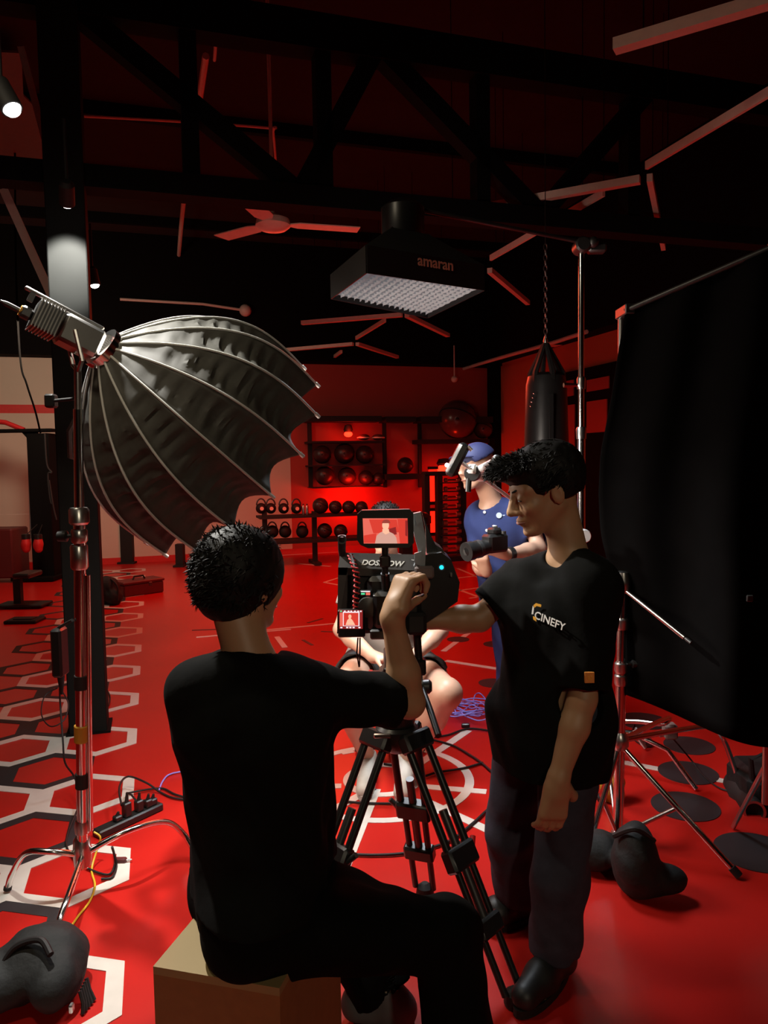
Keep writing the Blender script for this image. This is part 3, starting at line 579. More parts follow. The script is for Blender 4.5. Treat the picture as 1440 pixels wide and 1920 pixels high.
X.ell(p+V((-.06, .1, .16)), (.15, .12, .17), None, .03); X.ell(p+V((.03, .04, .09)), (.10, .10, .10), None, .03); X.cut((0, 0, .002), (0, 0, -1)); vbuild('body', X, 'bagfab', bp, (.006, 40))
build('strap', MB().tube(smooth_path([p+V((0, .05, .30)), p+V((.09, 0, .22)), p+V((.10, -.03, .06))], 5), .012, 8), 'matte', bp)

# ================================================================ BIG ROUND SOFTBOX ON ITS STAND
HB = W(196, 657, 2.62); AX = V((.5495, .5879, -.5937)).normalized(); RR = .472; LL = .608; PH = 7.042
e1 = AX.cross(V((0, 0, 1))).normalized(); e2 = e1.cross(AX).normalized()
def domer(t): return RR*(.13+.87*(1-(1-t)**3.0))*(1-.02*t)
def dpt(th, t, q=1.0, off=0): return HB+AX*(LL*t)+(e1*cos(th)+e2*sin(th))*(domer(t)*q+off)
dome = thing('round_softbox', HB, 'large black ribbed round softbox with silver piping pointing down at the seated man', 'softbox')
NR = 16; TT = [i/72 for i in range(73)]
for k in range(NR):
    t0 = PH+2*pi*k/NR; t1 = PH+2*pi*(k+1)/NR; vs = []; fs = []; nu = 9; ph = random.uniform(0, 6)
    for t in TT:
        for j in range(nu+1):
            s = j/nu; th = t0+(t1-t0)*s; mid = 4*s*(1-s)
            q = (cos(pi/NR)/cos((s-.5)*2*pi/NR))*(1-.03*mid-.11*mid*t**1.6)
            wr = (.0050*mid**.5*sin(78*t+ph+.5*sin(3*s+ph)+1.6*sin(11*t+ph))+.0030*mid*sin(150*t+3*s+ph*2+2*sin(23*t)))*min(1, t*4)*(1-.5*t)+.004*mid*sin(21*t+ph+4*s)
            tt = min(1.0, t*(1-.045*mid*(t**6)))
            vs.append(dpt(th, tt, q, wr))
    w_ = nu+1
    for i in range(len(TT)-1):
        for j in range(nu): fs.append((i*w_+j, i*w_+j+1, (i+1)*w_+j+1, (i+1)*w_+j))
    o = build('fabric_panel', MB().add(vs, fs, True), 'domefab', dome)
    sm = o.modifiers.new('s', 'SOLIDIFY'); sm.thickness = .0015
for k in range(NR):
    t0 = PH+2*pi*k/NR; build('rib_piping', MB().tube([dpt(t0, t, 1, .003) for t in TT[::3]], .0046, 7), 'piping', dome)
    build('rib_tip', MB().cyl(dpt(t0, .985, 1, .004), dpt(t0, 1.02, 1, .004), .007, n=8), 'piping', dome)
build('diffuser', MB().lathe(dpt(0, .86, 0), [(RR*.76, 0), (RR*.76, .004)], 48, AX), 'key', dome)
build('speed_ring', MB().ring(HB-AX*.02, AX, .078, .055, .035, 32), 'chrome', dome)
build('handle_strap', MB().tube([dpt(R_(232), .16, 1, .0), dpt(R_(232), .20, 1, .05), dpt(R_(232), .32, 1, .05), dpt(R_(232), .38, 1, .0)], .012, 6), 'nylon', dome)
light('softbox_key_light', 'AREA', dpt(0, .90, 0), 26, (1, .86, .74), dpt(0, 2.0, 0), RR*1.48)
# lamp head
lh = thing('softbox_lamp_head', HB-AX*.2, 'grey finned studio lamp head behind the big round softbox', 'studio light')
AH = V((.74, .50, -.42)).normalized(); g1 = AH.cross(V((0, 0, 1))).normalized(); g2 = g1.cross(AH).normalized(); RB = Matrix((AH, g1, g2)).transposed()
def ob(name, l0, l1, bev, mt, parent, org): build(name, MB().box(org+RB@((V(l0)+V(l1))/2)-(V(l1)-V(l0))/2, org+RB@((V(l0)+V(l1))/2)+(V(l1)-V(l0))/2, bev, RB), mt, parent)
ob('body', (-.16, -.055, -.05), (-.02, .055, .05), .012, 'steel', lh, HB); ob('fin_block', (-.245, -.05, -.046), (-.16, .05, .046), .004, 'dsteel', lh, HB)
for i in range(8): ob('cooling_fin', (-.243+i*.0105, -.056, -.05), (-.239+i*.0105, .056, .052), 0, 'steel', lh, HB)
ob('handle_bar', (-.30, -.010, .060), (-.03, .010, .072), .004, 'steel', lh, HB); ob('handle_post', (-.05, -.008, .045), (-.035, .008, .066), .002, 'steel', lh, HB); ob('handle_post', (-.28, -.008, .03), (-.262, .008, .066), .002, 'dsteel', lh, HB)
ob('rear_knob', (-.285, -.02, -.03), (-.245, .02, .01), .008, 'dsteel', lh, HB); ob('control_panel', (-.13, -.060, -.03), (-.05, -.054, .02), .002, 'dsteel', lh, HB)
ob('status_light', (-.20, -.058, -.034), (-.185, -.055, -.026), 0, 'lamp', lh, HB)
q = HB-AH*.285; build('plug_ring', MB().ring(q-g2*.01, AH, .018, .010, .02, 16), 'amber', lh); build('plug', MB().lathe(q-AH*.06-g2*.012, [(.004, 0), (.009, .02), (.009, .06)], 12, AH), 'dsteel', lh)
build('yoke', MB().tube([HB-AH*.12+g1*.07, HB-AH*.10+g1*.07-V((0, 0, .09)), HB-AH*.10-V((0, 0, .12)), HB-AH*.10-g1*.07-V((0, 0, .09)), HB-AH*.12-g1*.07], .008, 8), 'steel', lh)
build('tilt_knob', MB().lathe(HB-AH*.12-g1*.10, [(.018, 0), (.022, .01), (.022, .03)], 14, g1), 'plastic', lh); build('clamp_bolt', MB().cyl(HB-V((0, .03, .075))-AH*.02, HB-V((0, .03, .055))-AH*.02, .010), 'chrome', lh)
# stand
sb = G(156, 1672); top = HB-AH*.10-V((0, 0, .10)); sx, sy = sb.x, sb.y
ls = thing('light_stand', (sx, sy, 0), 'tall chrome stand carrying the big round softbox', 'light stand')
tz = lambda z: V((sx+(top.x-sx)*z/top.z, sy+(top.y-sy)*z/top.z, z))
build('lower_column', MB().cyl(tz(.10), tz(1.40), .020), 'chrome', ls); build('middle_column', MB().cyl(tz(1.38), tz(1.80), .016), 'chrome', ls); build('upper_column', MB().cyl(tz(1.80), tz(top.z), .012), 'steel', ls)
build('second_tube', MB().cyl(tz(.25)+V((.030, .0, 0)), tz(1.22)+V((.026, 0, 0)), .010), 'chrome', ls)
for z, h, r in ((1.24, .09, .030), (1.335, .05, .028), (1.40, .06, .034)): build('collar', MB().lathe(tz(z), [(r*.8, 0), (r, .008), (r, h-.008), (r*.85, h)], 20), 'steel', ls)
build('lock_knob', MB().lathe(tz(1.36)-V((.075, 0, 0)), [(.018, 0), (.020, .03), (.008, .035), (.008, .06)], 12, (1, 0, 0)), 'plastic', ls)
build('hub', MB().lathe(tz(.11), [(.032, 0), (.034, .06), (.030, .10), (.024, .11)], 20), 'steel', ls); build('hub', MB().lathe(tz(.24), [(.026, 0), (.028, .03), (.024, .05)], 20), 'steel', ls)
for (pts) in ([(150, 1612, .16), (95, 1597, .19), (48, 1600, .18), (22, 1640, .07), (14, 1668, .012)], [(160, 1632, .15), (128, 1680, .15), (112, 1725, .12), (105, 1762, .10), (98, 1800, .012)], [(168, 1590, .22), (235, 1560, .21), (308, 1541, .18), (345, 1565, .10), (372, 1612, .012)]):
    Q = [tz(.15)]+[G(x, y, z) for x, y, z in pts[1:]]; lg = build('leg', MB().tube(smooth_path(Q, 8), .0115, 10), 'chrome', ls); build('foot_cap', MB().cyl(Q[-1], Q[-1]+(Q[-2]-Q[-1])*.12+V((0, 0, .004)), .015, n=10), 'rubber', lg)
build('amber_tape_wrap', MB().cyl(tz(.60), tz(.66), .026), 'amber', ls); build('black_tape_wrap', MB().cyl(tz(.42), tz(.475), .024), 'matte', ls); build('black_tape_wrap', MB().cyl(tz(.80), tz(.85), .024), 'matte', ls)
bl = thing('power_adapter', W(118, 1232, 2.7), 'black lamp power adapter hanging on the left side of the chrome stand', 'adapter')
p = W(112, 1222, 2.72); build('brick', MB().box(p-V((.020, .035, .09)), p+V((.020, .035, .09)), .008), 'plastic', bl); build('strap', MB().tube([p+V((0, 0, .09)), tz(1.06)-V((.02, .02, 0))], .006, 6), 'matte', bl); build('plug_cone', MB().cyl(p-V((0, 0, .09)), p-V((0, 0, .16)), .014, .005), 'matte', bl)
jb = thing('junction_box', W(94, 752, 2.66), 'small black junction box clipped high on the stand left of the pillar', 'box'); p = W(96, 752, 2.66)
build('box', MB().box(p-V((.018, .02, .024)), p+V((.018, .02, .024)), .006), 'plastic', jb); build('clip', MB().cyl(p, tz(p.z), .006), 'matte', jb)

# ================================================================ OVERHEAD SQUARE SOFTBOX
ZA = 2.38; NL, NR_, FR, FL = [G(x, y, ZA) for x, y in ((688, 507), (907, 540), (802, 592), (622, 556))]
cA = (NL+NR_+FR+FL)/4; ex = (NR_-NL); ex.z = 0; ex.normalize(); ey = V((-ex.y, ex.x, 0)); hs = .30
am = thing('square_softbox', cA, 'black square softbox with pale fabric grid hanging overhead', 'softbox')
am_c = [NL, NR_, FR, FL]; tops = [lerp(cA, p, 1.0)+V((0, 0, .10)) for p in am_c]; pk = [lerp(cA, p, .32)+V((0, 0, .26)) for p in am_c]
for i in range(4):
    j = (i+1) % 4; n = (am_c[i]+am_c[j]-2*cA).normalized()*.006
    build('skirt_panel', MB().prism([am_c[i]-V((0, 0, .012)), am_c[j]-V((0, 0, .012)), tops[j], tops[i]], n), 'nylon' if i == 3 else 'matte', am)
    build('shell_panel', MB().prism([tops[i], tops[j], pk[j], pk[i]], n), 'nylon' if i == 3 else 'matte', am)
    build('corner_rod', MB().cyl(am_c[i]+V((0, 0, .02)), pk[i], .006, n=8), 'dsteel', am)
build('inner_diffuser', MB().prism([lerp(cA, p, .97)+V((0, 0, .06)) for p in am_c], (0, 0, .003)), 'diff', am)
for k in range(17):                                             # fabric grid strips in both directions
    t = (k+.5)/17; a = lerp(NL, NR_, t); b = lerp(FL, FR, t); n = (NR_-NL).normalized()*.003; wv = []
    L = 24; vs = []
    for i in range(L+1): p = lerp(a, b, i/L)+(NR_-NL).normalized()*.005*sin(i*2.3+k); vs += [p+V((0, 0, .002)), p+V((0, 0, .045))]
    o = build('grid_strip', MB().add(vs, [(2*i, 2*i+2, 2*i+3, 2*i+1) for i in range(L)], True), 'diff', am); o.modifiers.new('s', 'SOLIDIFY').thickness = .002
    if k < 15:
        t = (k+.5)/15; a = lerp(NL, FL, t); b = lerp(NR_, FR, t); build('grid_strip', MB().prism([a+V((0, 0, .010)), b+V((0, 0, .010)), b+V((0, 0, .04)), a+V((0, 0, .04))], (FL-NL).normalized()*.0015), 'diff', am)
build('lamp_head', MB().lathe(cA+V((0, 0, .25)), [(.09, 0), (.10, .02), (.10, .14), (.06, .17)], 24), 'plastic', am)
al = light('square_softbox_light', 'AREA', cA-V((0, 0, .02)), 24, (.86, .93, 1.0), cA-V((0, 0, 2)), .5); al.data.spread = R_(125)
xd = (NR_-NL).normalized(); o0 = lerp(NL, NR_, .40)+V((0, 0, .052))-V((-xd.y, xd.x, 0))*.009
text('amaran_lettering', 'amaran', 'print_r', .066, o0, xd, (0, 0, 1), am, .0008, .001)

# ================================================================ TALL STAND WITH BOOM, behind the young man
YS = 3.75; tp = W(1090, 462, YS); bs = V((tp.x+.0, YS, 0)); st = thing('boom_stand', bs, 'tall chrome stand behind the standing young man holding the overhead square softbox', 'light stand')
build('lower_column', MB().cyl(bs+V((0, 0, .12)), bs+V((0, 0, 1.75)), .020), 'chrome', st); build('upper_column', MB().cyl(bs+V((0, 0, 1.7)), tp, .0145), 'chrome', st)
build('collar', MB().lathe(bs+V((0, 0, 1.70)), [(.024, 0), (.026, .05), (.02, .06)]), 'steel', st); z7 = W(1090, 722, YS).z
build('collar', MB().lathe(V((bs.x, YS, z7-.02)), [(.02, 0), (.022, .05), (.018, .06)]), 'steel', st); build('wing_knob', MB().tube([V((bs.x-.09, YS-.01, z7)), V((bs.x, YS, z7))], [.012, .007], 8), 'chrome', st)
build('grip_head', MB().lathe(tp-V((0, .05, .0)), [(.03, 0), (.038, .01), (.038, .09), (.03, .10)], 18, (0, 1, 0)), 'dsteel', st); build('grip_knob', MB().ball(tp+V((.05, -.03, .01)), .028, 8), 'dsteel', st); build('grip_tail', MB().box(tp+V((.03, -.03, -.035)), tp+V((.12, .03, .01)), .01), 'dsteel', st)
bend = cA+V((0, 0, .40)); build('boom_arm', MB().cyl(tp+V((.10, 0, 0)), V((bend.x, bend.y, bend.z)), .010), 'dsteel', st); build('drop_pin', MB().cyl(bend, bend-V((0, 0, .04)), .014), 'dsteel', st)
for a in (-.5, 1.3, 4.1):
    d = V((cos(a), sin(a), 0)); build('leg', MB().tube([bs+V((0, 0, .22)), bs+d*.25+V((0, 0, .24)), bs+d*.42+V((0, 0, .18)), bs+d*.55+V((0, 0, .012))], .012, 10), 'chrome', st)
# gobo arm with clamp reaching out to the left in front of the photographer
gp0 = V((bs.x, YS-.03, W(1096, 1003, YS).z)); ga = W(853, 858, 2.9); Ya = 2.9
arm = thing('studio_clamp', ga, 'bright thin arm with silver clamp in front of the man in the navy cap', 'studio clamp')
gb = W(1094, 1035, YS-.03); build('rod', MB().cyl(ga, gb, .0075), 'satin', arm)
kn = lerp(ga, gb, .13); build('clamp_jaw', MB().box(kn-V((.045, .02, .02)), kn+V((.055, .02, .02)), .006, (gb-ga).to_track_quat('X', 'Z').to_matrix()), 'satin', arm)
build('clamp_disc', MB().lathe(kn+V((-.02, -.035, -.0)), [(.03, 0), (.034, .01), (.034, .03), (.02, .035)], 18, (.3, 1, 0)), 'dsteel', arm)
build('clamp_spring', MB().cyl(kn+V((.01, -.01, .01)), W(925, 868, Ya), .017), 'satin', arm); build('clamp_knob', MB().ball(W(931, 862, Ya), .020, 8), 'dsteel', arm)
build('t_handle', MB().cyl(kn+V((-.03, -.02, -.02)), kn+V((-.035, -.03, -.075)), .012), 'plastic', arm); build('lower_lever', MB().cyl(kn+V((.06, -.01, 0)), W(921, 898, Ya), .006), 'satin', arm)
hp = W(857, 862, Ya); Rh = Matrix.Rotation(R_(28), 3, 'Y'); build('black_grip', MB().box(hp-V((.022, .03, .07)), hp+V((.022, .03, .07)), .012, Rh), 'plastic', arm)
build('grip_light', MB().ball(W(838, 872, Ya-.03), .008, 8), 'lamp', arm); build('grip_clip', MB().cyl(hp+V((.04, -.02, .05)), hp+V((.055, -.02, .035)), .007), 'satin', arm)
build('socket', MB().lathe(gp0-V((.0, .04, .0)), [(.03, 0), (.035, .01), (.035, .05), (.02, .06)], 16, (0, 1, 0)), 'satin', arm)

# ================================================================ SHORT STAND AT THE RIGHT
s2 = G(1158, 1590); Y2 = s2.y; s2.z = 0; t2 = W(1168, 1070, Y2); r2 = thing('reflector_stand', s2, 'chrome tripod stand with angled arm right beside the standing young man', 'light stand')
zz = lambda y: V((lerp(s2, t2, 0).x+(t2.x-s2.x)*(W(1160, y, Y2).z/t2.z), Y2, W(1160, y, Y2).z))
build('column', MB().cyl(zz(1585), zz(1240), .021), 'chrome', r2); build('upper_column', MB().cyl(zz(1250), zz(1110), .015), 'chrome', r2)
for y in (1285, 1262, 1180): build('collar', MB().lathe(zz(y), [(.022, 0), (.026, .008), (.026, .04), (.022, .045)]), 'steel', r2)
build('top_knob', MB().lathe(zz(1112), [(.02, 0), (.034, .02), (.034, .05), (.026, .085), (.012, .09)]), 'steel', r2); build('side_knob', MB().lathe(zz(1245)+V((.02, 0, 0)), [(.008, 0), (.008, .02), (.018, .025), (.018, .045)], 12, (1, 0, 0)), 'plastic', r2)
aend = W(1284, 1196, Y2-.25); build('angled_arm', MB().cyl(zz(1102), aend, .010), 'chrome', r2); build('arm_tip', MB().cyl(aend, aend+(aend-zz(1102)).normalized()*.03, .007), 'dsteel', r2)
ap = zz(1395); build('leg_collar', MB().lathe(ap-V((0, 0, .02)), [(.028, 0), (.036, .015), (.036, .05), (.024, .07)]), 'steel', r2)
f1 = G(1098, 1612); f2 = G(1386, 1648); f3 = V((s2.x+.05, s2.y+.42, 0))
for f in (f1, f2, f3):
    f = V((f.x, f.y, .012)); lg = build('leg', MB().cyl(ap, f, .0115), 'chrome', r2); build('foot_cap', MB().cyl(f, f+(ap-f)*.06, .016), 'rubber', lg)
    m = lerp(ap, f, .5); build('brace', MB().cyl(zz(1580)+V((0, 0, .03)), m, .0085), 'steel', r2)
build('bottom_collar', MB().lathe(zz(1585), [(.026, 0), (.03, .01), (.03, .05), (.024, .06)]), 'steel', r2)

# ================================================================ BLACK CLOTH FLAG
def cl_edge(t):                       # t down the left edge
    ys = [590, 660, 750, 850, 930, 1000, 1060, 1120, 1200, 1300]; xs = [1172, 1160, 1146, 1126, 1122, 1126, 1140, 1152, 1160, 1166]
    y = 590+t*710; return np.interp(y, ys, xs), y
topR = (1700, 352); botR = (1720, 1440); nu, nv = 60, 34; vs = []; fs = []
for i in range(nu+1):
    s = i/nu
    for j in range(nv+1):
        t = j/nv; x0, y0 = cl_edge(t); x1 = topR[0]+(botR[0]-topR[0])*t; y1 = topR[1]+(botR[1]-topR[1])*t
        sag = 0 if t < 1 else 0; yb = y0+(y1-y0)*s
        if t > .6: yb += (t-.6)/.4*(34*sin(pi*min(1, s*1.6))**1-12*sin(9*s))
        x = x0+(x1-x0)*s; Y = 2.95-.55*s+.05*sin(9*s+1.3*t)*(.3+t)+.025*sin(23*s+3*t)
        vs.append(W(x, yb, Y))
for i in range(nu):
    for j in range(nv): a = i*(nv+1)+j; fs.append((a, a+1, a+nv+2, a+nv+1))
clt = thing('black_cloth', vs[0], 'huge black cloth hung from a crossbar filling the right side', 'cloth')
o = build('drape', MB().add(vs, fs, True), 'cloth', clt); o.modifiers.new('s', 'SOLIDIFY').thickness = .004
build('hem_tab', MB().box(W(1406, 1122, 2.60)-V((.012, .004, .012)), W(1406, 1122, 2.60)+V((.012, .004, .012)), .003), 'dsteel', clt)
cbx = thing('backdrop_stand', G(1640, 1600), 'chrome crossbar stand that the huge black cloth hangs from', 'stand')
ca = W(1172, 583, 2.97); cb = W(1720, 345, 2.40); build('crossbar', MB().cyl(ca, cb, .011), 'dsteel', cbx)
for e, Yp in ((.62, 0), (.02, 0)):
    q = lerp(ca, cb, e); q2 = V((q.x+.0, q.y+.10, 0))
    build('column', MB().cyl((q2.x, q2.y, .3 if e > .1 else .42), (q2.x, q2.y, q.z+.01), .014), 'steel', cbx); build('clamp', MB().box(V((q2.x-.02, q.y-.01, q.z-.02)), V((q2.x+.02, q2.y+.02, q.z+.02)), .004), 'dsteel', cbx)
    if e > .1:
        for a in (.2, 1.4, 5.4): d = V((cos(a), sin(a), 0)); build('leg', MB().cyl((q2.x, q2.y, .45), (q2.x+d.x*.4, q2.y+d.y*.4, .012), .010), 'steel', cbx)
    else:
        for pts in ([(1322, 1362, .36), (1352, 1378, .33), (1372, 1425, .18), (1391, 1482, .012)], [(1250, 1347, .38), (1243, 1357, .36), (1200, 1353, .35), (1170, 1352, .34)]):
            Q = [V((q2.x, q2.y, .42))]+[G(x, y, z) for x, y, z in pts]; build('leg', MB().tube(smooth_path(Q, 6), .012, 10), 'chrome', cbx)
        build('leg', MB().cyl((q2.x, q2.y, .42), (q2.x-.1, q2.y+.45, .012), .011), 'chrome', cbx)
bq = G(1256, 1372, .30); cp = thing('clamp_block', bq, 'brown block clamp on the chrome leg under the black cloth', 'clamp'); build('jaw', MB().box(bq-V((.03, .03, .03)), bq+V((.03, .03, .04)), .008), 'tape', cp); build('screw', MB().cyl(bq-V((.05, 0, .02)), bq+V((.02, 0, .0)), .008), 'steel', cp)

# circular silver ended lamp with black body at the right edge
lc = G(1412, 1530, .0); Yl = 3.25; lp = thing('floor_lamp_head', V((W(1412, 1517, Yl).x, Yl, 0)), 'black lamp body with round silver ring lying at the right edge', 'lamp')
c = W(1412, 1517, Yl); build('ring', MB().ring(c, (-.25, -1, .05), .048, .037, .03, 36), 'steel', lp); build('barrel', MB().lathe(c, [(.04, -.005), (.046, 0), (.05, .12), (.07, .16), (.07, .3), (.05, .32)], 24, (.25, 1, -.05)), 'matte', lp)
build('body', MB().box(V((c.x+.0, Yl+.02, .0)), V((c.x+.30, Yl+.30, c.z+.14)), .04), 'bagfab', lp); build('side_handle', MB().tube([V((c.x+.02, Yl+.05, c.z+.12)), V((c.x+.0, Yl+.03, c.z+.22)), V((c.x+.09, Yl+.05, c.z+.24)), V((c.x+.12, Yl+.05, c.z+.12))], .014, 8), 'rubber', lp)

# ---- sandbags
def sandbag(name, label, parts, mt='bagfab', wr=(.004, 45)):
    t = thing(name, V((parts[0][0][0], parts[0][0][1], 0)), label, 'sandbag'); X = Vox(.010)
    for c, r, ax in parts: X.ell(c, r, ax, .035)
    X.cut((0, 0, .003), (0, 0, -1)); vbuild('bag', X, mt, t, wr); return t
q = G(1200, 1690); q2 = G(1125, 1640)
t = sandbag('sandbag', 'black canvas sandbag draped at the foot of the chrome stand by the young man', [((q.x+.00, q.y+.05, .12), (.085, .10, .13), None), ((q.x+.07, q.y+.02, .07), (.11, .06, .055), None), ((q.x-.0, q.y+.06, .2), (.05, .06, .06), None), ((q2.x, q2.y+.05, .07), (.12, .09, .075), None)])
build('strap', MB().tube(smooth_path([V((q.x-.08, q.y+.05, .22)), V((q.x-.02, q.y+.0, .27)), V((q.x+.06, q.y+.03, .21))], 6), .010, 6), 'matte', t)
q = G(72, 1890); t = sandbag('sandbag', 'black sandbag lying over the stand leg in the bottom left corner', [((q.x-.02, q.y+.10, .09), (.13, .11, .095), None), ((q.x-.13, q.y+.02, .07), (.13, .10, .075), None), ((q.x+.05, q.y+.02, .07), (.07, .10, .07), None)])
build('strap', MB().tube(smooth_path([G(2, 1815, .12), G(30, 1775, .17), G(75, 1762, .19), G(95, 1790, .17)], 6), .010, 8), 'rubber', t); build('red_tag', MB().tube([G(38, 1795, .14), G(74, 1772, .16)], .005, 6), 'red', t)
build('buckle', MB().box(G(134, 1890, .05)-V((.006, .01, .012)), G(134, 1890, .05)+V((.006, .01, .012)), .003), 'steel', t)
for k in range(5): a = G(150+3*k, 1858-6*k, .06); build('strap_end', MB().tube([a, a+V((.012, -.01, -.03)), a+V((.014+.004*k, -.02, -.056))], .006, 6), 'matte', t)

# ---- punching bag
Yb = 5.0; pb = W(1022, 850, Yb); tpb = W(1024, 700, Yb); pg = thing('punching_bag', pb, 'black punching bag hanging on a chain above the young man', 'punching bag')
rt = .125; mtl = build('bag_body', MB().lathe((tpb.x, Yb, .75), [(.02, 0), (.14, .01), (.155, .05), (.155, .7), (.134, tpb.z-.75-.08), (.12, tpb.z-.75-.02), (.09, tpb.z-.75), (.01, tpb.z-.75)], 32), 'leather', pg)
hk = W(1023, 645, Yb)
for a in (.5, 1.6, 2.7, 3.8, 4.9, 6.0): build('hanging_strap', MB().tube([V((tpb.x+.115*cos(a), Yb+.115*sin(a), tpb.z-.12)), V((tpb.x+.105*cos(a), Yb+.105*sin(a), tpb.z)), hk+V((.01*cos(a), .01*sin(a), 0))], [.022, .020, .014], 6), 'leather', pg)
build('seam', MB().box((tpb.x-.012, Yb-.162, .85), (tpb.x+.012, Yb-.140, tpb.z-.15)), 'leather', pg)
for k in range(4): build('rivet', MB().ball(W(1001-2*k, 738+8*k, Yb-.14), .006, 6), 'chrome', pg)
top_z = W(1025, 470, Yb).z; nlk = int((top_z-hk.z)/.034); ch = MB()
build('swivel', MB().lathe(hk+V((0, 0, .0)), [(.012, 0), (.016, .02), (.008, .05)]), 'steel', pg)
for k in range(nlk+1):
    c = hk+V((0, 0, .05+.034*k)); a = V((1, 0, 0)) if k % 2 else V((0, 1, 0))
    build('chain_link', MB().tube([c+a*.011*cos(u)+V((0, 0, .021*sin(u))) for u in np.linspace(0, 2*pi, 10, endpoint=False)], .004, 5, closed=True), 'dsteel', pg)
zc = hk.z+.05+.034*(nlk+1); build('roof_cable', MB().cyl((hk.x, Yb, zc-.02), (hk.x, Yb, 5.28), .003), 'matte', pg)

# ---- power strip, plugs, cables
a = G(180, 1572); b = G(300, 1516); d = b-a; L = d.length; an = math.atan2(d.y, d.x); Rm = Matrix.Rotation(an, 3, 'Z'); c = (a+b)/2
ps = thing('power_strip', c, 'black power strip full of plugs on the hexagon floor', 'power strip')
build('housing', MB().box(c+V((-L/2, -.03, 0)), c+V((L/2, .03, .035)), .006, Rm), 'plastic', ps)
for k, (u, h) in enumerate(((-.02, .11), (.10, .085), (.19, .06), (.24, .05), (-.11, .04))):
    p = c+Rm@V((u*L*1.6, 0, .035)); build('plug', MB().box(p+V((-.018, -.016, 0)), p+V((.018, .016, h*.6)), .005, Rm), 'plastic', ps); build('plug_neck', MB().cyl(p+V((0, 0, h*.5)), p+V((.005, 0, h)), .010, .005), 'rubber', ps)
def cable(label, pts, r=.005, mt='rubber', name='cable'):
    Q = smooth_path([G(x, y, r+.004) if len(z) == 0 else G(x, y, z[0]) for x, y, *z in pts], 7); return build(name, MB().tube(Q, r, 7), mt, None, label, 'cable', loc=Q[0])
cable('black looped cable rising from the power strip towards the seated operator', [(228, 1510, .09), (224, 1475, .10), (240, 1456, .07), (275, 1468, .05), (300, 1485), (330, 1497), (380, 1498), (420, 1480)])
cable('black flat cable bent back to the power strip', [(262, 1510, .06), (246, 1490, .05), (241, 1487, .02), (300, 1478), (330, 1490), (380, 1505)], .005)
cable('blue cable curving behind the seated operator', [(298, 1482), (305, 1465), (318, 1452), (350, 1446), (400, 1445)], .004, 'blue')
cable('black cable hanging beside the chrome stand down to the floor', [(112, 1290, .55), (113, 1320, .45), (118, 1390, .30), (122, 1430, .2), (140, 1458, .1), (150, 1500, .05), (128, 1560), (126, 1590), (150, 1620), (200, 1640), (215, 1622), (214, 1600)], .0045)
cable('thin coiled cable loop behind the chrome stand', [(108, 1290, .55), (84, 1305, .52), (78, 1340, .48), (95, 1362, .46), (120, 1350, .48), (128, 1320, .52), (118, 1298, .55)], .003)
cable('cable curling round the foot of the pillar', [(198, 1290), (206, 1305), (204, 1322), (196, 1330)], .005)
cable('yellow cord hanging by the stand hub', [(176, 1560, .12), (188, 1570, .10), (183, 1590, .06), (172, 1630), (178, 1660), (168, 1690), (145, 1720), (130, 1745), (126, 1770)], .004, 'yellow')
cable('short black cable with red plug beside the stand hub', [(210, 1588, .10), (215, 1605, .05), (218, 1625), (210, 1645), (190, 1648)], .005)
q = G(226, 1618); rp = thing('red_plug', q, 'small dark red plug lying on the white hexagon', 'plug'); build('plug_body', MB().box(q-V((.025, .01, 0)), q+V((.025, .012, .022)), .005), 'dred', rp); build('plug_pin', MB().cyl(q+V((.025, 0, .011)), q+V((.045, .004, .011)), .004), 'steel', rp)
cable('black cable crossing the circle towards the young man', [(812, 1387), (850, 1398), (885, 1418), (905, 1432), (925, 1450)], .006)
cable('black cable from the blue cord pile to the tripod', [(905, 1430), (870, 1440), (820, 1448), (790, 1455), (760, 1440), (720, 1432)], .006)
cable('long curved black cable across the circle front', [(640, 1502), (690, 1506), (745, 1506), (780, 1500)], .006)
cable('black cable sweeping round below the circle', [(638, 1600), (700, 1603), (770, 1598), (840, 1578), (885, 1545), (912, 1520), (935, 1500)], .006)
cable('black cord running left from the blue cord pile', [(812, 1382), (840, 1378), (880, 1366), (930, 1372)], .006)
cable('cable hanging below the black cloth to the lamp at right', [(1250, 1372, .25), (1275, 1400, .12), (1300, 1430, .02), (1320, 1455), (1350, 1478), (1392, 1488)], .004)
cable('thin cable looping by the short stand', [(1190, 1355), (1185, 1380), (1200, 1395), (1212, 1400)], .004)
X = MB(); pc_ = G(882, 1345); t = thing('blue_cord_pile', pc_, 'tangled pile of thin blue cord on the red floor', 'cord'); 
for k in range(9):
    c = pc_+V((random.uniform(-.09, .13), random.uniform(-.12, .12), 0)); ra, rb_ = random.uniform(.09, .17), random.uniform(.06, .12); ph = random.uniform(0, 6)
    pts = [c+V((ra*cos(u)*(1+.15*sin(3*u+ph)), rb_*sin(u)*1.4, .008+.010*k*.5+.02*abs(sin(u*1.5+ph)))) for u in np.linspace(0, 5.6, 24)]
    build('cord_loop', MB().tube(smooth_path(pts, 2), .0042, 6), 'blue', t)
build('cord_loop', MB().tube(smooth_path([G(886, 1325), G(890, 1305, .05), G(900, 1300, .08), G(912, 1315, .04), G(918, 1340)], 6), .0042, 6), 'blue', t)
build('cord_connector', MB().box(G(873, 1364)+V((-.025, -.012, .0)), G(873, 1364)+V((.025, .012, .025)), .005), 'plastic', t)
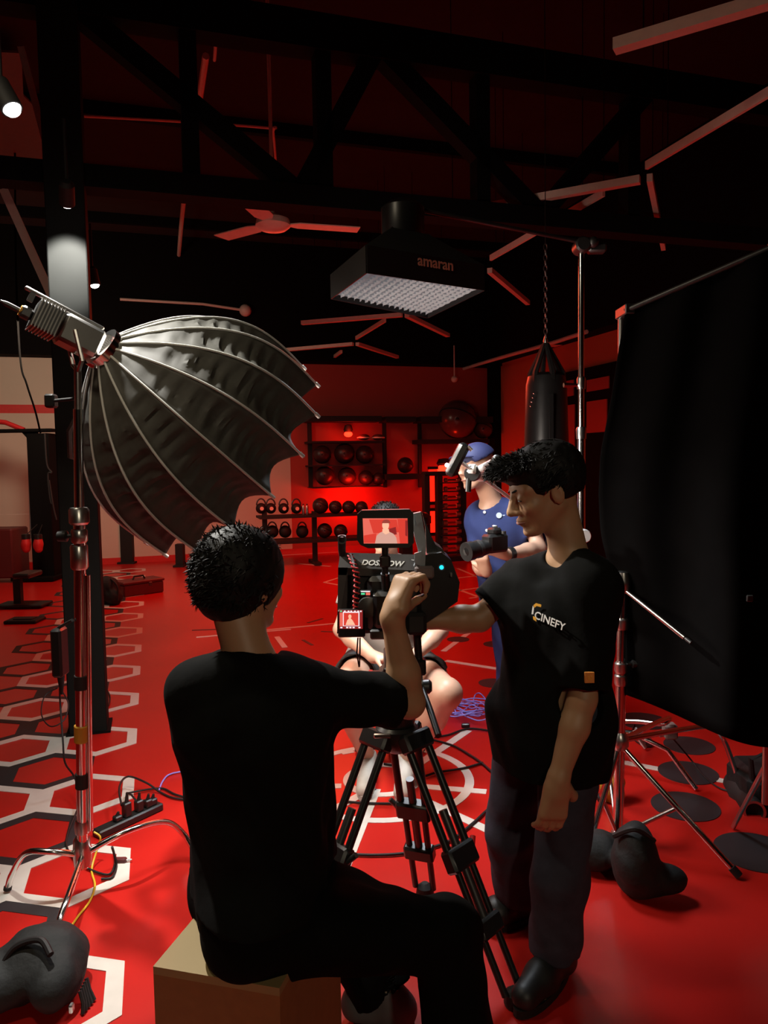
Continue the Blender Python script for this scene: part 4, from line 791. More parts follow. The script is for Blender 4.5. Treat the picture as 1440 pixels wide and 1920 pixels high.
# small gear behind the short stand
q = G(1212, 1400); t = thing('floor_clamp', q, 'dark tube clamp lying on the pink lit floor under the black cloth', 'clamp'); build('arm', MB().tube([G(1193, 1366, .10), G(1200, 1388, .06), G(1210, 1402, .02)], .012, 8), 'steel', t); build('jaw', MB().box(q-V((.02, .02, 0)), q+V((.03, .02, .05)), .008), 'dsteel', t)
q = G(1152, 1508); t = thing('orange_bag', q, 'small crumpled orange bag behind the short chrome stand', 'bag'); X = Vox(.008); X.ell(q+V((0, .03, .07)), (.055, .05, .08), None, .02); X.ell(q+V((.01, .05, .18)), (.04, .04, .09), None, .02); X.cut((0, 0, .002), (0, 0, -1)); vbuild('sack', X, 'amber', t, (.008, 55)); build('cord_tie', MB().ring(q+V((.0, .04, .14)), (0, 0, 1), .042, .034, .008, 16), 'red', t)

# ================================================================ TRIPOD AND CAMERA RIG
TA = V((.030, 2.38, .71)); tri = thing('camera_tripod', (TA.x, TA.y, 0), 'black twin tube video tripod under the camera rig between the two crew men', 'tripod')
build('bowl', MB().lathe(TA-V((0, 0, .03)), [(.03, -.02), (.055, 0), (.068, .03), (.07, .06), (.06, .07)], 28), 'plastic', tri)
build('bubble_level', MB().box(TA+V((-.075, -.075, .02)), TA+V((-.02, -.068, .035)), .003), 'steel', tri)
for i, (off, ft) in enumerate((((.055, -.03), G(966, 1885)), ((.02, .065), G(797, 1682)), ((-.06, -.01), G(535, 1880)))):
    s = TA+V((off[0], off[1], .01)); ft = V((ft.x, ft.y, .02)); d = (ft-s).normalized(); sd = d.cross(V((-off[1], off[0], 0)).cross(d)).normalized()
    sd = V((-(ft-s).y, (ft-s).x, 0)).normalized(); L = (ft-s).length; fw = sd.cross(d).normalized()
    lg = build('leg', MB().cyl(s+sd*.045, s+sd*.045+d*L*.50, .013).cyl(s-sd*.045, s-sd*.045+d*L*.50, .013), 'plastic', tri)
    build('middle_tube', MB().cyl(s+d*L*.30, s+d*L*.74, .014), 'dsteel', lg)
    build('lower_tubes', MB().cyl(s+sd*.036+d*L*.48, s+sd*.034+d*L*.97, .011).cyl(s-sd*.036+d*L*.48, s-sd*.034+d*L*.97, .011), 'plastic', lg)
    for t, hw, hh in ((.02, .062, .03), (.48, .062, .035), (.74, .055, .028)):
        c = s+d*L*t; Rl = Matrix((sd, fw, d)).transposed(); build('leg_clamp', MB().box(c-V((hw, .024, hh)), c+V((hw, .024, hh)), .008, Rl), 'plastic', lg)
    build('clamp_lever', MB().cyl(s+d*L*.48+sd*.06, s+d*L*.48+sd*.085-d*.03, .009), 'red' if i == 0 else 'dsteel', lg)
    build('foot', MB().lathe((ft.x, ft.y, 0), [(.03, .0), (.034, .01), (.03, .04), (.012, .055)], 18), 'rubber', lg)
fh = thing('fluid_head', TA+V((0, 0, .04)), 'black fluid head joining the tripod bowl to the camera rig', 'tripod head')
zt = TA.z
build('base', MB().lathe(TA+V((0, 0, .04)), [(.055, 0), (.06, .01), (.06, .05), (.045, .06), (.045, .09)], 28), 'plastic', fh)
build('housing', MB().box(TA+V((-.055, -.06, .12)), TA+V((.055, .06, .235)), .02), 'plastic', fh); build('side_drum', MB().cyl(TA+V((-.085, 0, .175)), TA+V((.085, 0, .175)), .042), 'dsteel', fh)
build('quick_plate', MB().box(TA+V((-.04, -.13, .235)), TA+V((.04, .13, .262)), .005), 'plastic', fh); build('drag_ring', MB().ring(TA+V((-.088, 0, .175)), (1, 0, 0), .044, .03, .012), 'red', fh)
build('pan_handle', MB().tube([TA+V((.08, -.02, .17)), TA+V((.10, -.12, .13)), TA+V((.12, -.22, .08))], .010, 10), 'plastic', fh); build('handle_rosette', MB().lathe(TA+V((.085, -.01, .165)), [(.022, 0), (.024, .02), (.015, .03)], 14, (1, 0, 0)), 'dsteel', fh)

YR = 2.18; rig = thing('camera_rig', W(725, 1195, 2.32), 'large black cinema camera rig with two lit screens on the tripod', 'camera')
fb('body', 690, 1080, 790, 1188, YR+.04, YR+.26, 'plastic', rig, .015); fb('left_body', 636, 1062, 700, 1190, YR+.10, YR+.24, 'matte', rig, .012)
fb('base_plate', 694, 1180, 765, 1200, YR+.02, YR+.34, 'dsteel', rig, .005)
# grey wrap cover with lettering over the top
cv = [W(634, 1064, YR+.08), W(790, 1070, YR+.08), W(787, 1040, YR+.115), W(638, 1036, YR+.115)]
cvo = build('top_cover', MB().prism(cv, (0, .012, -.02)), 'grey', rig); build('cover_side', MB().prism([W(634, 1064, YR+.08), W(632, 1188, YR+.08), W(650, 1188, YR+.10), W(652, 1064, YR+.08)], (0, .12, 0)), 'grey', rig)
build('cover_front', MB().prism([W(634, 1064, YR+.08), W(790, 1070, YR+.08), W(790, 1083, YR+.08), W(634, 1078, YR+.08)], (0, .08, 0)), 'nylon', rig)
cy = (cv[3]-cv[0]); cx = (cv[1]-cv[0]).normalized(); cn = cx.cross(cy).normalized(); cn = cn if cn.y < 0 else -cn
text('cover_lettering', 'DOSFLOW', 'print_w', .0262, lerp(cv[0], cv[1], .27)+cy*.22+cn*.0012, cx, cy, rig, .0006, .0006, .3)
text('cover_lettering', 'TM', 'print_w', .0065, lerp(cv[0], cv[1], .87)+cy*.62+cn*.0012, cx, cy, rig, .0006, .0001)
# right side block with cyan light
pts = [(788, 1042), (828, 1036), (846, 1050), (862, 1092), (858, 1128), (838, 1142), (800, 1168), (788, 1168)]
build('right_block', MB().prism([W(x, y, YR+.06) for x, y in pts], (0, .16, 0)), 'plastic', rig)
build('cyan_light', MB().lathe(W(828, 1064, YR+.054), [(.0065, 0), (.0065, .006)], 14, (0, 1, 0)), 'cyan', rig); build('cyan_ring', MB().ring(W(828, 1064, YR+.057), (0, 1, 0), .011, .007, .004, 18), 'dsteel', rig)
build('shoulder_block', MB().prism([W(x, y, YR+.10) for x, y in ((800, 1010), (830, 1030), (838, 1046), (800, 1050))], (0, .12, 0)), 'nylon', rig)
fb('tape_patch', 778, 1062, 814, 1086, YR+.035, YR+.062, 'tape', rig, .006)
build('patch_bolt', MB().ball(W(791, 1091, YR+.03), .006, 6), 'chrome', rig); build('side_slot', MB().box(W(846, 1078, YR+.05)-V((.003, .003, .006)), W(846, 1078, YR+.05)+V((.003, .012, .006)), .001), 'steel', rig)
# silver wrapped support
Q = [W(782, 962, YR+.06), W(786, 1000, YR+.06), W(792, 1030, YR+.05), W(788, 1062, YR+.04)]
build('silver_support', MB().prism([W(x, y, YR+.05) for x, y in ((771, 964), (789, 960), (794, 985), (799, 1015), (797, 1062), (776, 1062), (786, 1040), (777, 1005))], (0, .03, 0)), 'foil', rig)
build('silver_fold', MB().prism([W(x, y, YR+.04) for x, y in ((779, 966), (790, 978), (781, 985))], (0, .015, 0)).prism([W(x, y, YR+.04) for x, y in ((777, 1038), (790, 1034), (787, 1060), (778, 1058))], (0, .012, 0)), 'foil', rig)
build('black_bar', MB().prism([W(x, y, YR+.10) for x, y in ((791, 960), (806, 1000), (822, 1032), (800, 1036), (798, 990))], (0, .03, 0)), 'plastic', rig)
# monitor
YM = YR-.03; mo = build('monitor', MB().prism([W(x, y, YM) for x, y in ((678, 957), (768, 955), (775, 962), (776, 1018), (768, 1027), (690, 1028), (676, 1022), (669, 1012), (670, 964))][::-1], (0, .035, 0)), 'plastic', rig)
def scr(poly, m, dy, nm='screen_image'): build(nm, MB().prism([W(x, y, YM-dy) for x, y in poly][::-1], (0, .0006, 0)), m, mo)
scr([(680, 972), (764, 972), (765, 1019), (682, 1019)], 'scr2', .003); scr([(745, 973), (764, 973), (765, 1019), (750, 1019)], 'scr', .0036); scr([(692, 974), (744, 974), (748, 998), (700, 1000)], 'scr', .0036)
scr([(682, 1004), (706, 1000), (704, 1018), (682, 1018)], 'scr', .0042); scr([(760, 976), (764, 976), (764, 1006), (760, 1004)], 'scrd', .0042); scr([(728, 992), (742, 988), (744, 1002), (730, 1004)], 'scrd', .0042)
arc = lambda cx, cy, rx, ry, a0, a1, n=12: [(cx+rx*cos(a0+(a1-a0)*i/n), cy-ry*sin(a0+(a1-a0)*i/n)) for i in range(n+1)]
scr([(703, 1019), (706, 1005), (712, 999), (719, 996), (728, 996), (738, 1001), (743, 1008), (745, 1019)], 'scrs', .0048); scr(arc(723, 985, 6.5, 9, 0, 2*pi-.01, 18), 'scrf', .0054); scr([(717, 992), (729, 992), (730, 999), (723, 1002), (717, 998)], 'scrf', .0052)
scr(arc(724, 981, 8, 7, 0, pi, 10)+[(717, 981)], 'scrh', .0060)
build('monitor_post', MB().cyl(W(722, 1026, YM+.02), W(722, 1075, YM+.03), .010), 'plastic', rig); build('monitor_clamp', MB().box(W(722, 1052, YM+.02)-V((.016, .018, .018)), W(722, 1052, YM+.02)+V((.016, .018, .018)), .006), 'plastic', rig)
build('monitor_arm', MB().cyl(W(722, 1075, YM+.03), W(724, 1108, YM+.05), .013), 'plastic', rig); build('arm_screw', MB().ball(W(725, 1078, YM), .004, 6), 'chrome', rig)
# small operator screen on the left
o2 = build('side_recorder', MB().box(W(634, 1196, YM+.02), W(684, 1140, YM+.045), .004), 'plastic', rig)
mo = o2; YM2 = YM
def scr3(poly, m, dy): build('screen_image', MB().prism([W(x, y, YM2+.018-dy) for x, y in poly][::-1], (0, .0006, 0)), m, o2)
scr3([(636, 1144), (680, 1144), (680, 1179), (636, 1179)], 'scrd', .001); scr3([(637, 1149), (643, 1149), (643, 1174), (637, 1174)], 'scr2', .0016); scr3([(643, 1147), (674, 1147), (674, 1174), (643, 1174)], 'scrw', .0016); scr3([(644.5, 1149), (672, 1149), (672, 1173), (644.5, 1173)], 'scr', .0022)
scr3([(648, 1172), (651, 1163), (656, 1158), (661, 1163), (666, 1172)], 'scrf', .0028); scr3(arc(656, 1156, 3, 4, 0, 2*pi-.01), 'scrf', .0028)
for k, x in enumerate((638, 645, 652, 657, 664, 670, 675)): scr3([(x, 1145), (x+3, 1145), (x+3, 1147.5), (x, 1147.5)], 'scrg' if k == 0 else 'scrw', .0028)
for x in (638, 649, 655, 661, 672): scr3([(x, 1175.5), (x+4, 1175.5), (x+4, 1178), (x, 1178)], 'scrw', .0028)
build('recorder_cable', MB().tube([W(671, 1196, YM+.03), W(669, 1225, YM+.05), W(673, 1250, YM+.1)], .0022, 6).tube([W(675, 1196, YM+.03), W(675, 1222, YM+.05), W(674, 1250, YM+.1)], .0022, 6), 'rubber', rig)
st_ = build('status_display', MB().box(W(675, 1118, YR+.03), W(698, 1105, YR+.05), .003), 'plastic', rig)
build('status_bar', MB().prism([W(x, y, YR+.028) for x, y in ((677, 1108), (694, 1108), (694, 1110), (677, 1110))][::-1], (0, .001, 0)), 'scrw', st_); build('status_bar', MB().prism([W(x, y, YR+.028) for x, y in ((677, 1112), (684, 1112), (684, 1115), (677, 1115))][::-1], (0, .001, 0)), 'scrg', st_); build('status_bar', MB().prism([W(x, y, YR+.028) for x, y in ((686, 1111), (694, 1111), (694, 1116), (686, 1116))][::-1], (0, .001, 0)), 'scr2', st_)
# red coiled cable
Q = smooth_path([W(656, 1040, YR+.10), W(662, 1055, YR+.03), W(668, 1075, YR+.0), W(669, 1100, YR-.0), W(667, 1125, YR+.0), W(668, 1142, YR+.02)], 26); hx = []
for i, q in enumerate(Q): u = i*.62; hx.append(q+V((.0085*cos(u), .0085*sin(u), 0)))
build('coiled_cable', MB().tube(hx, .0022, 6), 'red', rig); build('cable_core', MB().tube(Q[::6], .0052, 8), 'plastic', rig)
# top left knob / handle, extra gear in shadow
build('top_grip', MB().tube([W(643, 1052, YR+.12), W(641, 1030, YR+.11), W(641, 1005, YR+.10)], [.010, .012, .013], 10), 'plastic', rig); build('grip_ring', MB().ring(W(641, 1012, YR+.085), (0, 1, 0), .014, .010, .006, 20), 'dsteel', rig)
fb('rear_module', 700, 1110, 760, 1180, YR-.01, YR+.06, 'plastic', rig, .012); build('follow_knob', MB().lathe(W(690, 1140, YR+.0), [(.012, 0), (.03, .004), (.03, .03), (.02, .04)], 20, (0, 1, 0)), 'dsteel', rig)
build('lens_barrel', MB().lathe(W(725, 1120, YR+.27), [(.05, 0), (.055, .03), (.05, .10), (.062, .12), (.062, .19)], 28, (0, 1, 0)), 'plastic', rig); build('matte_box', MB().box(W(725, 1120, YR+.46)-V((.09, 0, .07)), W(725, 1120, YR+.46)+V((.09, .05, .07)), .01), 'matte', rig)
fb('battery', 762, 1150, 800, 1192, YR+.02, YR+.12, 'matte', rig, .01); build('under_rod', MB().cyl(W(782, 1190, YR+.10), W(786, 1250, YR+.10), .012), 'plastic', rig); fb('under_knob', 777, 1238, 799, 1268, YR+.07, YR+.12, 'plastic', rig, .006)

# ================================================================ PEOPLE
def torso_ops(X, J, g, low=True):
    P, N, SL, SR, HL, HR = [V(J[k]) for k in ('P', 'N', 'SL', 'SR', 'HL', 'HR')]; C = lerp(P, N, .62); s = J.get('ts', 1)
    for S, H in ((SL, HL), (SR, HR)):
        X.cone(lerp(P, H, .55), lerp(C, S, .50), (.095+g)*s, (.105+g)*s, .05); X.cone(N-V((0, 0, .035)), S, (.050+g)*s, (.056+g)*s, .04)
        X.cone(lerp(C, S, .5), lerp(N, S, .62)-V((0, 0, .05)), (.10+g)*s, (.075+g)*s, .04)
    X.cone(P, C, (.105+g)*s, (.115+g)*s, .05)
    if low: X.cone(HL, HR, (.105+g)*s, (.105+g)*s, .05)
def person(name, label, J, h=.007, skin='skinA', shirt='tee', pants='trouser', slv=(.62, .62), sr=.064, pl=(1, 1), pr=(.092, .074, .068), hem=None, shoes=('bshoe', 'bshoe'), wr=(.0035, 38), heads=1.0, hand=('open', 'open')):
    root = thing(name, V((J['P'][0], J['P'][1], 0)), label, 'person'); X = Vox(h)
    P, ax = head_ops(X, J['hc'], J['hf'], J['hu'], heads)
    X.cone(P(-.03, 0, -.055), J['N'], .054, .058, .035); torso_ops(X, J, -.006)
    for sd in 'LR':
        S, E, Wt = V(J['S'+sd]), V(J['E'+sd]), V(J['W'+sd]); r = J.get('ar', 1)
        X.cone(S, E, .046*r, .038*r, .02); X.cone(E, lerp(E, Wt, .35), .040*r, .042*r, .02); X.cone(lerp(E, Wt, .35), Wt, .042*r, .027*r, .02)
        d, n, cu, ts = J['hand'+sd][:4]; hand_ops(X, Wt, d, n, cu, ts, J['hand'+sd][4] if len(J['hand'+sd]) > 4 else 1.0, 0, J['hand'+sd][5] if len(J['hand'+sd]) > 5 else None)
        H, Kn, A = V(J['H'+sd]), V(J['K'+sd]), V(J['A'+sd]); lr = J.get('lr', 1)
        X.cone(H, Kn, .080*lr, .056*lr, .03); X.cone(Kn, lerp(Kn, A, .35), .056*lr, .055*lr, .03); X.cone(lerp(Kn, A, .35), A, .055*lr, .036, .03)
        foot_ops(X, A, lerp(J['T'+sd], V((A.x, A.y, .03)), .22), .80)
    X.cut((0, 0, .004), (0, 0, -1))
    body = vbuild('body', X, skin, root)
    # shirt
    Y = Vox(h); torso_ops(Y, J, .016)
    for sd, fr in zip('LR', slv):
        S, E = V(J['S'+sd]), V(J['E'+sd]); Q = lerp(S, E, fr); Y.cone(S, Q, sr, sr*.98, .035, flat=True)
    if hem is not None:
        Y.cone(lerp(J['P'], J['N'], .2), V((J['P'][0], J['P'][1], hem-.05)), .14, .15, .06)
        for H in (J['HL'], J['HR']): Y.cone(H, V((H[0]*.8+J['P'][0]*.2, H[1]*.8+J['P'][1]*.2, hem-.05)), .115, .115, .06)
        Y.cut((0, 0, hem), (0, 0, -1))
    for a_, b_, ra_, rb_ in J.get('sx', ()): Y.cone(a_, b_, ra_, rb_, .05)
    for sd, fr in zip('LR', slv):
        S, E = V(J['S'+sd]), V(J['E'+sd]); d = (E-S).normalized(); Q = lerp(S, E, fr); Y.cone(Q-d*.035, Q+d*.05, .040, sr-.006, .004, sub=True)
    N = V(J['N']); hd = (P(-.03, 0, -.055)-N).normalized(); ff = V(J['hf']); ff.z = 0; ff.normalize(); bf = V(J.get('bf', ff)).normalized()
    Y.cone(N-V((0, 0, .0))+bf*.012, N+hd*.12, .058, .075, .008, sub=True); Y.ell(N+bf*.055-V((0, 0, .0)), (.05, .05, .045), None, .01, True)
    tee = vbuild('shirt', Y, shirt, root, wr)
    # trousers
    Z = Vox(h); HL, HR = V(J['HL']), V(J['HR']); Z.cone(HL, HR, .112, .112, .05); Z.cone(J['P'], lerp(J['P'], J['N'], .12), .115, .11, .05)
    for sd, fr in zip('LR', pl):
        H, Kn, A = V(J['H'+sd]), V(J['K'+sd]), V(J['A'+sd])
        if fr < 1: Z.cone(H, lerp(H, Kn, fr*1.5), pr[0]+.004, pr[0]+.004, .04, flat=True); Z.cone(lerp(H, Kn, fr*1.5-.08), lerp(H, Kn, fr*1.5+.08), pr[0]-.012, pr[0]-.002, .004, sub=True)
        else:
            Z.cone(H, Kn, pr[0], pr[1], .04); e = lerp(Kn, A, .97); Z.cone(Kn, e, pr[1], pr[2], .03, flat=True); Z.cone(lerp(Kn, A, .9), lerp(Kn, A, 1.05), pr[2]-.014, pr[2]-.008, .004, sub=True)
    for a_, b_, ra_, rb_ in J.get('tx', ()): Z.cone(a_, b_, ra_, rb_, .05)
    Z.cut((0, 0, .008), (0, 0, -1)); tr = vbuild('trousers' if min(pl) == 1 else 'shorts', Z, pants, root, (.004, 34))
    for sd, m in zip('LR', shoes): shoe(root, J['A'+sd], J['T'+sd], m, 'sole' if m == 'shoe' else 'rubber')
    return root, P, ax
def hair(root, P, ax, s, rad, c, n, L, sweep, zcut, facec, facer, ears=True, extra=(), h=.006, **kw):
    X = Vox(h); X.ell(P(*c), [r*s for r in rad], ax, .02)
    for cc, rr in extra: X.ell(P(*cc), [r*s for r in rr], ax, .03)
    X.ell(P(*facec), [r*s for r in facer], ax, .012, True)
    if ears:
        for sg in (-1, 1): X.ell(P(.006, .088*sg, -.022), (.036*s, .028*s, .042*s), ax, .008, True)
    X.cut(P(0, 0, zcut), -ax[2]); m = MB().merge(X.mesh((.0018, 160)))
    f, l, u = ax; spikes(m, P(*c), [r*s for r in rad], ax, n, L, f*sweep[0]+l*sweep[1]+u*sweep[2], **kw)
    for cc, rr in extra: spikes(m, P(*cc), [r*s for r in rr], ax, n//3, L, f*sweep[0]+l*sweep[1]+u*sweep[2], zmin=-.1)
    return build('hair', m, 'hair', root)
def brows(root, P, s, ax, lash=True):
    for sg in (-1, 1):
        pts = [P(.094-.010*i, (.014+.012*i)*sg, .026+.004*sin(i)) for i in range(4)]; build('eyebrow', MB().tube(pts, [.0025*s, .004*s, .0035*s, .002*s], 6), 'hair', root)
        pts = [P(.0905-.0022*(i-1.6)**2, (.018+.0085*i)*sg, .001-.0012*(i-1.5)**2) for i in range(4)]; build('eyelashes', MB().tube(pts, [.0012, .0024, .0024, .0014], 6), 'eye', root)
    build('lips', MB().tube([P(.088, -.024, -.066), P(.100, -.010, -.0645), P(.1015, 0, -.0655), P(.100, .010, -.0645), P(.088, .024, -.066)], [.0012, .0042, .0048, .0042, .0012], 8), 'lip', root)

# ---- A: seated operator, back to us
J = dict(hc=W(458, 1090, 1.80), hf=(.62, .77, -.10), hu=(0.02, 0, 1), N=W(466, 1228, 1.75), P=W(496, 1690, 1.71), SL=W(372, 1300, 1.74), SR=W(572, 1300, 1.80),
         EL=W(440, 1500, 2.00), WL=W(510, 1570, 2.10), ER=W(768, 1318, 1.92), WR=W(735, 1158, 1.88), handL=((.8, .5, -.2), (0, .2, -1), .4, 1), handR=((.34, .22, .90), (.80, .50, -.30), 1.12, -1, 1.12, (.45, .85, .10)),
         HL=W(440, 1662, 1.84), HR=W(480, 1742, 1.62), KL=W(552, 1590, 2.15), KR=W(838, 1750, 1.72), AL=G(725, 1868, .085), AR=V((.175, 1.66, .085)), TL=G(668, 1893, .03), TR=V((.40, 1.72, .03)), ar=.98, lr=1.0, bf=(.3, .95, 0), sx=[(W(548, 1370, 1.86), W(545, 1600, 1.84), .105, .115)], tx=[(W(545, 1670, 1.82), W(700, 1738, 1.76), .112, .098)])
rA, P, ax = person('person', 'man in black t-shirt sitting on the wooden box, back turned, hand on the rig', J, .0052, slv=(.6, .86), sr=.070, pr=(.102, .078, .090), shoes=('gshoe', 'bshoe'), hem=.60, pants='trouser')
hair(rA, P, ax, 1.0, (.118, .098, .108), (-.018, 0, .022), 4200, .028, (-.5, .35, -.45), -.088, (.115, 0, -.055), (.085, .12, .105), ears=False, extra=(((-.02, 0, .075), (.085, .08, .055)), ((-.055, 0, -.045), (.055, .070, .055))), up=.10, rnd=.33, fmax=.35, zmin=-.75, th=.0026); brows(rA, P, 1, ax)
# ---- B: standing young man
J = dict(hc=W(1018, 918, 2.26), hf=(-.93, -.17, -.33), hu=(0, 0, 1), N=W(1066, 1035, 2.27), P=W(1035, 1375, 2.28), SL=W(1112, 1098, 2.17), SR=W(972, 1098, 2.38), ts=.98,
         EL=W(1092, 1310, 2.13), WL=W(1047, 1460, 2.10), ER=W(898, 1160, 2.36), WR=W(806, 1162, 2.34), handL=((-.16, -.02, -.98), (-.25, .95, 0), .42, 1, 1.2), handR=((-.95, .1, .05), (-.1, -.2, -1), .5, 1),
         HL=W(1075, 1345, 2.24), HR=W(985, 1335, 2.40), KL=W(1050, 1640, 2.19), KR=W(958, 1560, 2.44), AL=W(1040, 1835, 2.20), AR=W(970, 1715, 2.50), TL=G(972, 1890, .03), TR=G(912, 1728, .03), ar=1.02, bf=(-.75, -.65, 0))
J['AL'].z = .085; J['AR'].z = .085
rB, P, ax = person('person', 'young man in black logo t-shirt standing in profile and looking down at the camera rig', J, .0052, slv=(.90, .72), sr=.076, pants='denim', pr=(.092, .082, .078), hem=.635, heads=1.06)
hair(rB, P, ax, 1.06, (.112, .090, .098), (-.028, 0, .038), 4200, .030, (.85, 0, -.35), -.035, (.100, 0, -.058), (.082, .12, .088), extra=(((.055, 0, .088), (.080, .070, .034)), ((-.05, 0, .0), (.062, .076, .07))), up=.14, rnd=.16, fmax=.45, zmin=-.3, th=.0026); brows(rB, P, 1.06, ax)
# chest logo and sleeve tag: projected on the shirt
def ray_hit(root, nm, px, py):
    o = [c for c in root.children if c.name.startswith(nm)][0]; r = ray(px, py).normalized(); ok, loc, nn, _ = o.ray_cast(CAM-root.location, r); return (loc+root.location, nn) if ok else (None, None)
bpy.context.view_layer.update()
p0, n0 = ray_hit(rB, 'shirt', 1022, 1160); pa, _ = ray_hit(rB, 'shirt', 1000, 1152); pb_, _ = ray_hit(rB, 'shirt', 1046, 1172)
xd = (pb_-pa).normalized(); n0 = (n0+V((0, -.3, 0))).normalized(); yd = n0.cross(xd); yd = -yd if yd.z < 0 else yd; nn = xd.cross(yd)
rt_ = rB; pl_ = (pb_-pa).length/46
lg = text('chest_lettering', 'CINEFY', 'print_w', 17*pl_, pa+xd*5*pl_+nn*.0085-yd*3*pl_, xd, yd, rt_, .0006, .0004)
def lp_(u, v): return pa+xd*u*pl_+yd*v*pl_+nn*.0088
for pts, m in (([(0, 16), (4, 21), (14, 22), (14, 18), (6, 17), (3, 13)], 'print_o'), ([(-1, 15), (2, 13), (3, 2), (0, 1)], 'print_w'), ([(3, -1), (9, -1), (11, -7), (5, -6)], 'print_o')):
    build('logo_mark', MB().prism([lp_(*q) for q in pts], nn*.0008), m, rt_)
q, qn = ray_hit(rB, 'shirt', 1105, 1270)
build('sleeve_tag', MB().box(q-V((.0135, .004, .0155)), q+V((.0135, .004, .0155)), .001), 'orangep', rt_); build('tag_print', MB().ring(q-V((0, .0055, 0)), (0, -1, 0), .007, .005, .001, 4), 'print_o', rt_)
# ---- C: seated man being filmed
J = dict(hc=W(722, 992, 3.78), hf=(-.22, -.96, -.05), hu=(0, 0, 1), N=W(725, 1045, 3.82), P=W(728, 1225, 3.95), SL=W(785, 1078, 3.80), SR=W(668, 1078, 3.80),
         EL=W(826, 1182, 3.66), WL=W(775, 1232, 3.46), ER=W(640, 1180, 3.66), WR=W(700, 1232, 3.46), handL=((-.9, -.3, -.1), (0, -.2, -1), .5, 1), handR=((.9, -.3, -.1), (0, -.2, -1), .5, -1),
         HL=W(766, 1240, 3.93), HR=W(692, 1240, 3.93), KL=W(838, 1300, 3.42), KR=W(642, 1292, 3.44), AL=W(762, 1440, 3.70), AR=W(690, 1440, 3.74), TL=G(752, 1497, .03), TR=G(682, 1492, .03), lr=1.22, bf=(-.1, -1, 0))
J['AL'].z = J['AR'].z = .09
rC, P, ax = person('person', 'seated man in pale t-shirt and dark shorts behind the camera rig, bare knees showing', J, .009, skin='skinC', shirt='greytee', pants='shorts', pl=(.36, .36), pr=(.108, .08, .07), shoes=('shoe', 'shoe'), slv=(.6, .6), hem=.55)
hair(rC, P, ax, 1.0, (.108, .088, .096), (-.018, 0, .040), 700, .02, (.6, 0, .1), -.03, (.100, 0, -.055), (.085, .12, .095), h=.008); brows(rC, P, 1, ax)
# ---- D: photographer in navy
J = dict(hc=W(893, 876, 3.98), hf=(-.80, -.56, -.02), hu=(-.22, 0, .97), N=W(922, 940, 4.02), P=W(955, 1110, 4.05), SL=W(992, 965, 3.98), SR=W(898, 968, 4.05), ts=.96,
         EL=W(1010, 1030, 3.86), WL=W(950, 1040, 3.70), ER=W(900, 1062, 3.98), WR=W(912, 1072, 3.80), handL=((-.9, -.2, .25), (-.1, .4, .9), .7, -1), handR=((-.3, -.5, .8), (.2, .6, .3), .5, 1),
         HL=W(985, 1130, 4.05), HR=W(948, 1130, 4.08), KL=W(985, 1290, 4.05), KR=W(958, 1290, 4.08), AL=W(985, 1410, 4.05), AR=W(965, 1410, 4.1), TL=G(968, 1445, .03), TR=G(948, 1440, .03), bf=(-.7, -.7, 0))
J['AL'].z = J['AR'].z = .085
rD, P, ax = person('person', 'man in navy button shirt and cap holding a photo camera, standing behind the silver clamp', J, .009, skin='skinC', shirt='navy', pants='navy', slv=(.7, .85), sr=.066, hem=.80, heads=1.02)
f, l, u = ax; X = Vox(.007); X.ell(P(-.016, 0, .038), (.112, .092, .095), ax, .01); X.cut(P(0, 0, .040), -(u*.94+f*.34)); vbuild('cap_crown', X, 'cap', rD)
build('cap_brim', MB().prism([P(.075+.085*cos(a)*1, .072*sin(a), .058-.012*abs(sin(a))) for a in np.linspace(-1.57, 1.57, 12)], u*.005), 'cap', rD); brows(rD, P, 1, ax)
bpy.context.view_layer.update()
for (x, y) in ((903, 932), (908, 960), (912, 994), (916, 917)):
    q, _ = ray_hit(rD, 'shirt', x, y)
    if q: build('shirt_button', MB().lathe(q-V((0, .010, 0)), [(.0075, 0), (.0075, .004)], 12, (0, 1, 0)), 'print_w', rD)
q, qn = ray_hit(rD, 'shirt', 935, 966)
if q: build('round_badge', MB().lathe(q-V((0, .012, 0)), [(.015, 0), (.015, .004)], 20, (.1, 1, 0)), 'badge', rD); build('badge_print', MB().box(q+V((.020, -.010, -.003)), q+V((.040, -.006, .002))), 'badge', rD)
nk = V(J['N']); 0 and build('collar_flap', MB().prism([nk+V((-.055, -.06, -.005)), nk+V((-.02, -.075, -.07)), nk+V((.035, -.07, -.02)), nk+V((.04, -.05, .03))], (0, .008, 0)), 'navy', rD)
build('watch', MB().ring(lerp(J['EL'], J['WL'], .86), V(J['WL'])-V(J['EL']), .038, .031, .028, 24), 'plastic', rD)
pcx = W(928, 1018, 3.60); ph = thing('photo_camera', pcx, 'black photo camera with long lens held by the man in the navy shirt', 'camera')
Rc = Matrix.Rotation(R_(38), 3, 'Z'); dl = Rc @ V((0, -1, 0)); dl = V((-.80, -.55, -.10)).normalized()
build('body', MB().box(pcx-V((.065, .035, .045)), pcx+V((.065, .035, .045)), .012, Rc), 'plastic', ph); build('viewfinder', MB().box(pcx+V((-.03, -.03, .040)), pcx+V((.025, .03, .075)), .01, Rc), 'plastic', ph)
build('lens', MB().lathe(pcx+dl*.03-V((0, 0, .01)), [(.034, 0), (.036, .03), (.040, .06), (.042, .11), (.046, .12), (.046, .155)], 28, dl), 'plastic', ph); build('front_glass', MB().lathe(pcx+dl*.180-V((0, 0, .01)), [(.038, 0), (.030, .004), (.01, .006)], 24, dl), 'glass', ph)
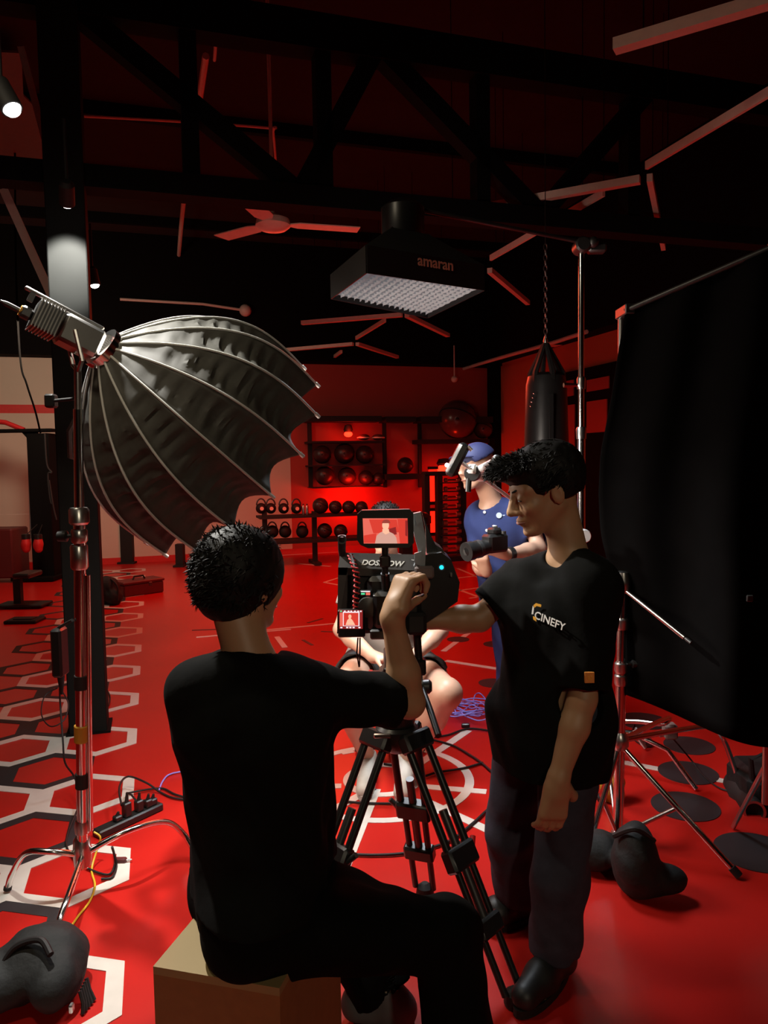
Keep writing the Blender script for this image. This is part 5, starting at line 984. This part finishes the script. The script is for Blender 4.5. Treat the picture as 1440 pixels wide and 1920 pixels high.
build('zoom_ring', MB().ring(pcx+dl*.10-V((0, 0, .01)), dl, .0435, .038, .02, 28), 'dsteel', ph); build('mode_dial', MB().cyl(pcx+V((.04, -.01, .045)), pcx+V((.04, -.01, .058)), .013), 'dsteel', ph)
build('flash_foot', MB().box(pcx+V((-.012, -.01, .074)), pcx+V((.012, .015, .086)), .003), 'steel', ph)
# stool for C, wooden box for A
q = V(W(728, 1225, 3.98)); sl = thing('round_stool', V((q.x, q.y, 0)), 'round black stool under the seated man being filmed', 'stool'); zs = q.z-.118
build('seat', MB().lathe((q.x, q.y, zs-.045), [(.14, 0), (.165, .01), (.165, .035), (.15, .045)], 28), 'leather', sl); build('column', MB().cyl((q.x, q.y, .05), (q.x, q.y, zs-.045), .025), 'dsteel', sl)
for k in range(5): a = 2*pi*k/5+.3; build('leg', MB().cyl((q.x, q.y, .06), (q.x+.2*cos(a), q.y+.2*sin(a), .015), .014), 'dsteel', sl)
bx = thing('wooden_box', G(480, 1840, 0), 'square plywood box that the man with his back to us sits on', 'box')
c0 = G(524, 1853, .5); c1 = G(287, 1812, .5); c2 = G(362, 1726, .5); d1 = (c1-c0); d1.z = 0; dn = V((-d1.y, d1.x, 0)).normalized(); dn = dn if dn.y > 0 else -dn; D = .40; c0.z = c1.z = .5
H_ = V((0, 0, .5)); t_ = .018; c3 = c0+dn*D; c2 = c1+dn*D
build('top_board', MB().prism([c0-V((0, 0, t_)), c1-V((0, 0, t_)), c2-V((0, 0, t_)), c3-V((0, 0, t_))], (0, 0, t_)), 'ply', bx)
u1 = (c1-c0).normalized()
for nm, a, b, nn_ in (('front_board', c0, c1, dn*t_), ('back_board', c3, c2, -dn*t_)): build(nm, MB().prism([V((a.x, a.y, 0)), V((b.x, b.y, 0)), V((b.x, b.y, .5-t_)), V((a.x, a.y, .5-t_))], nn_), 'edge', bx)  # same plywood as the top, red bounce painted into its colour
for a, b, nn_ in ((c0, c3, u1*t_), (c1, c2, -u1*t_)): a = a+dn*t_; b = b-dn*t_; build('side_board', MB().prism([V((a.x, a.y, 0)), V((b.x, b.y, 0)), V((b.x, b.y, .5-t_)), V((a.x, a.y, .5-t_))], nn_), 'edge', bx)
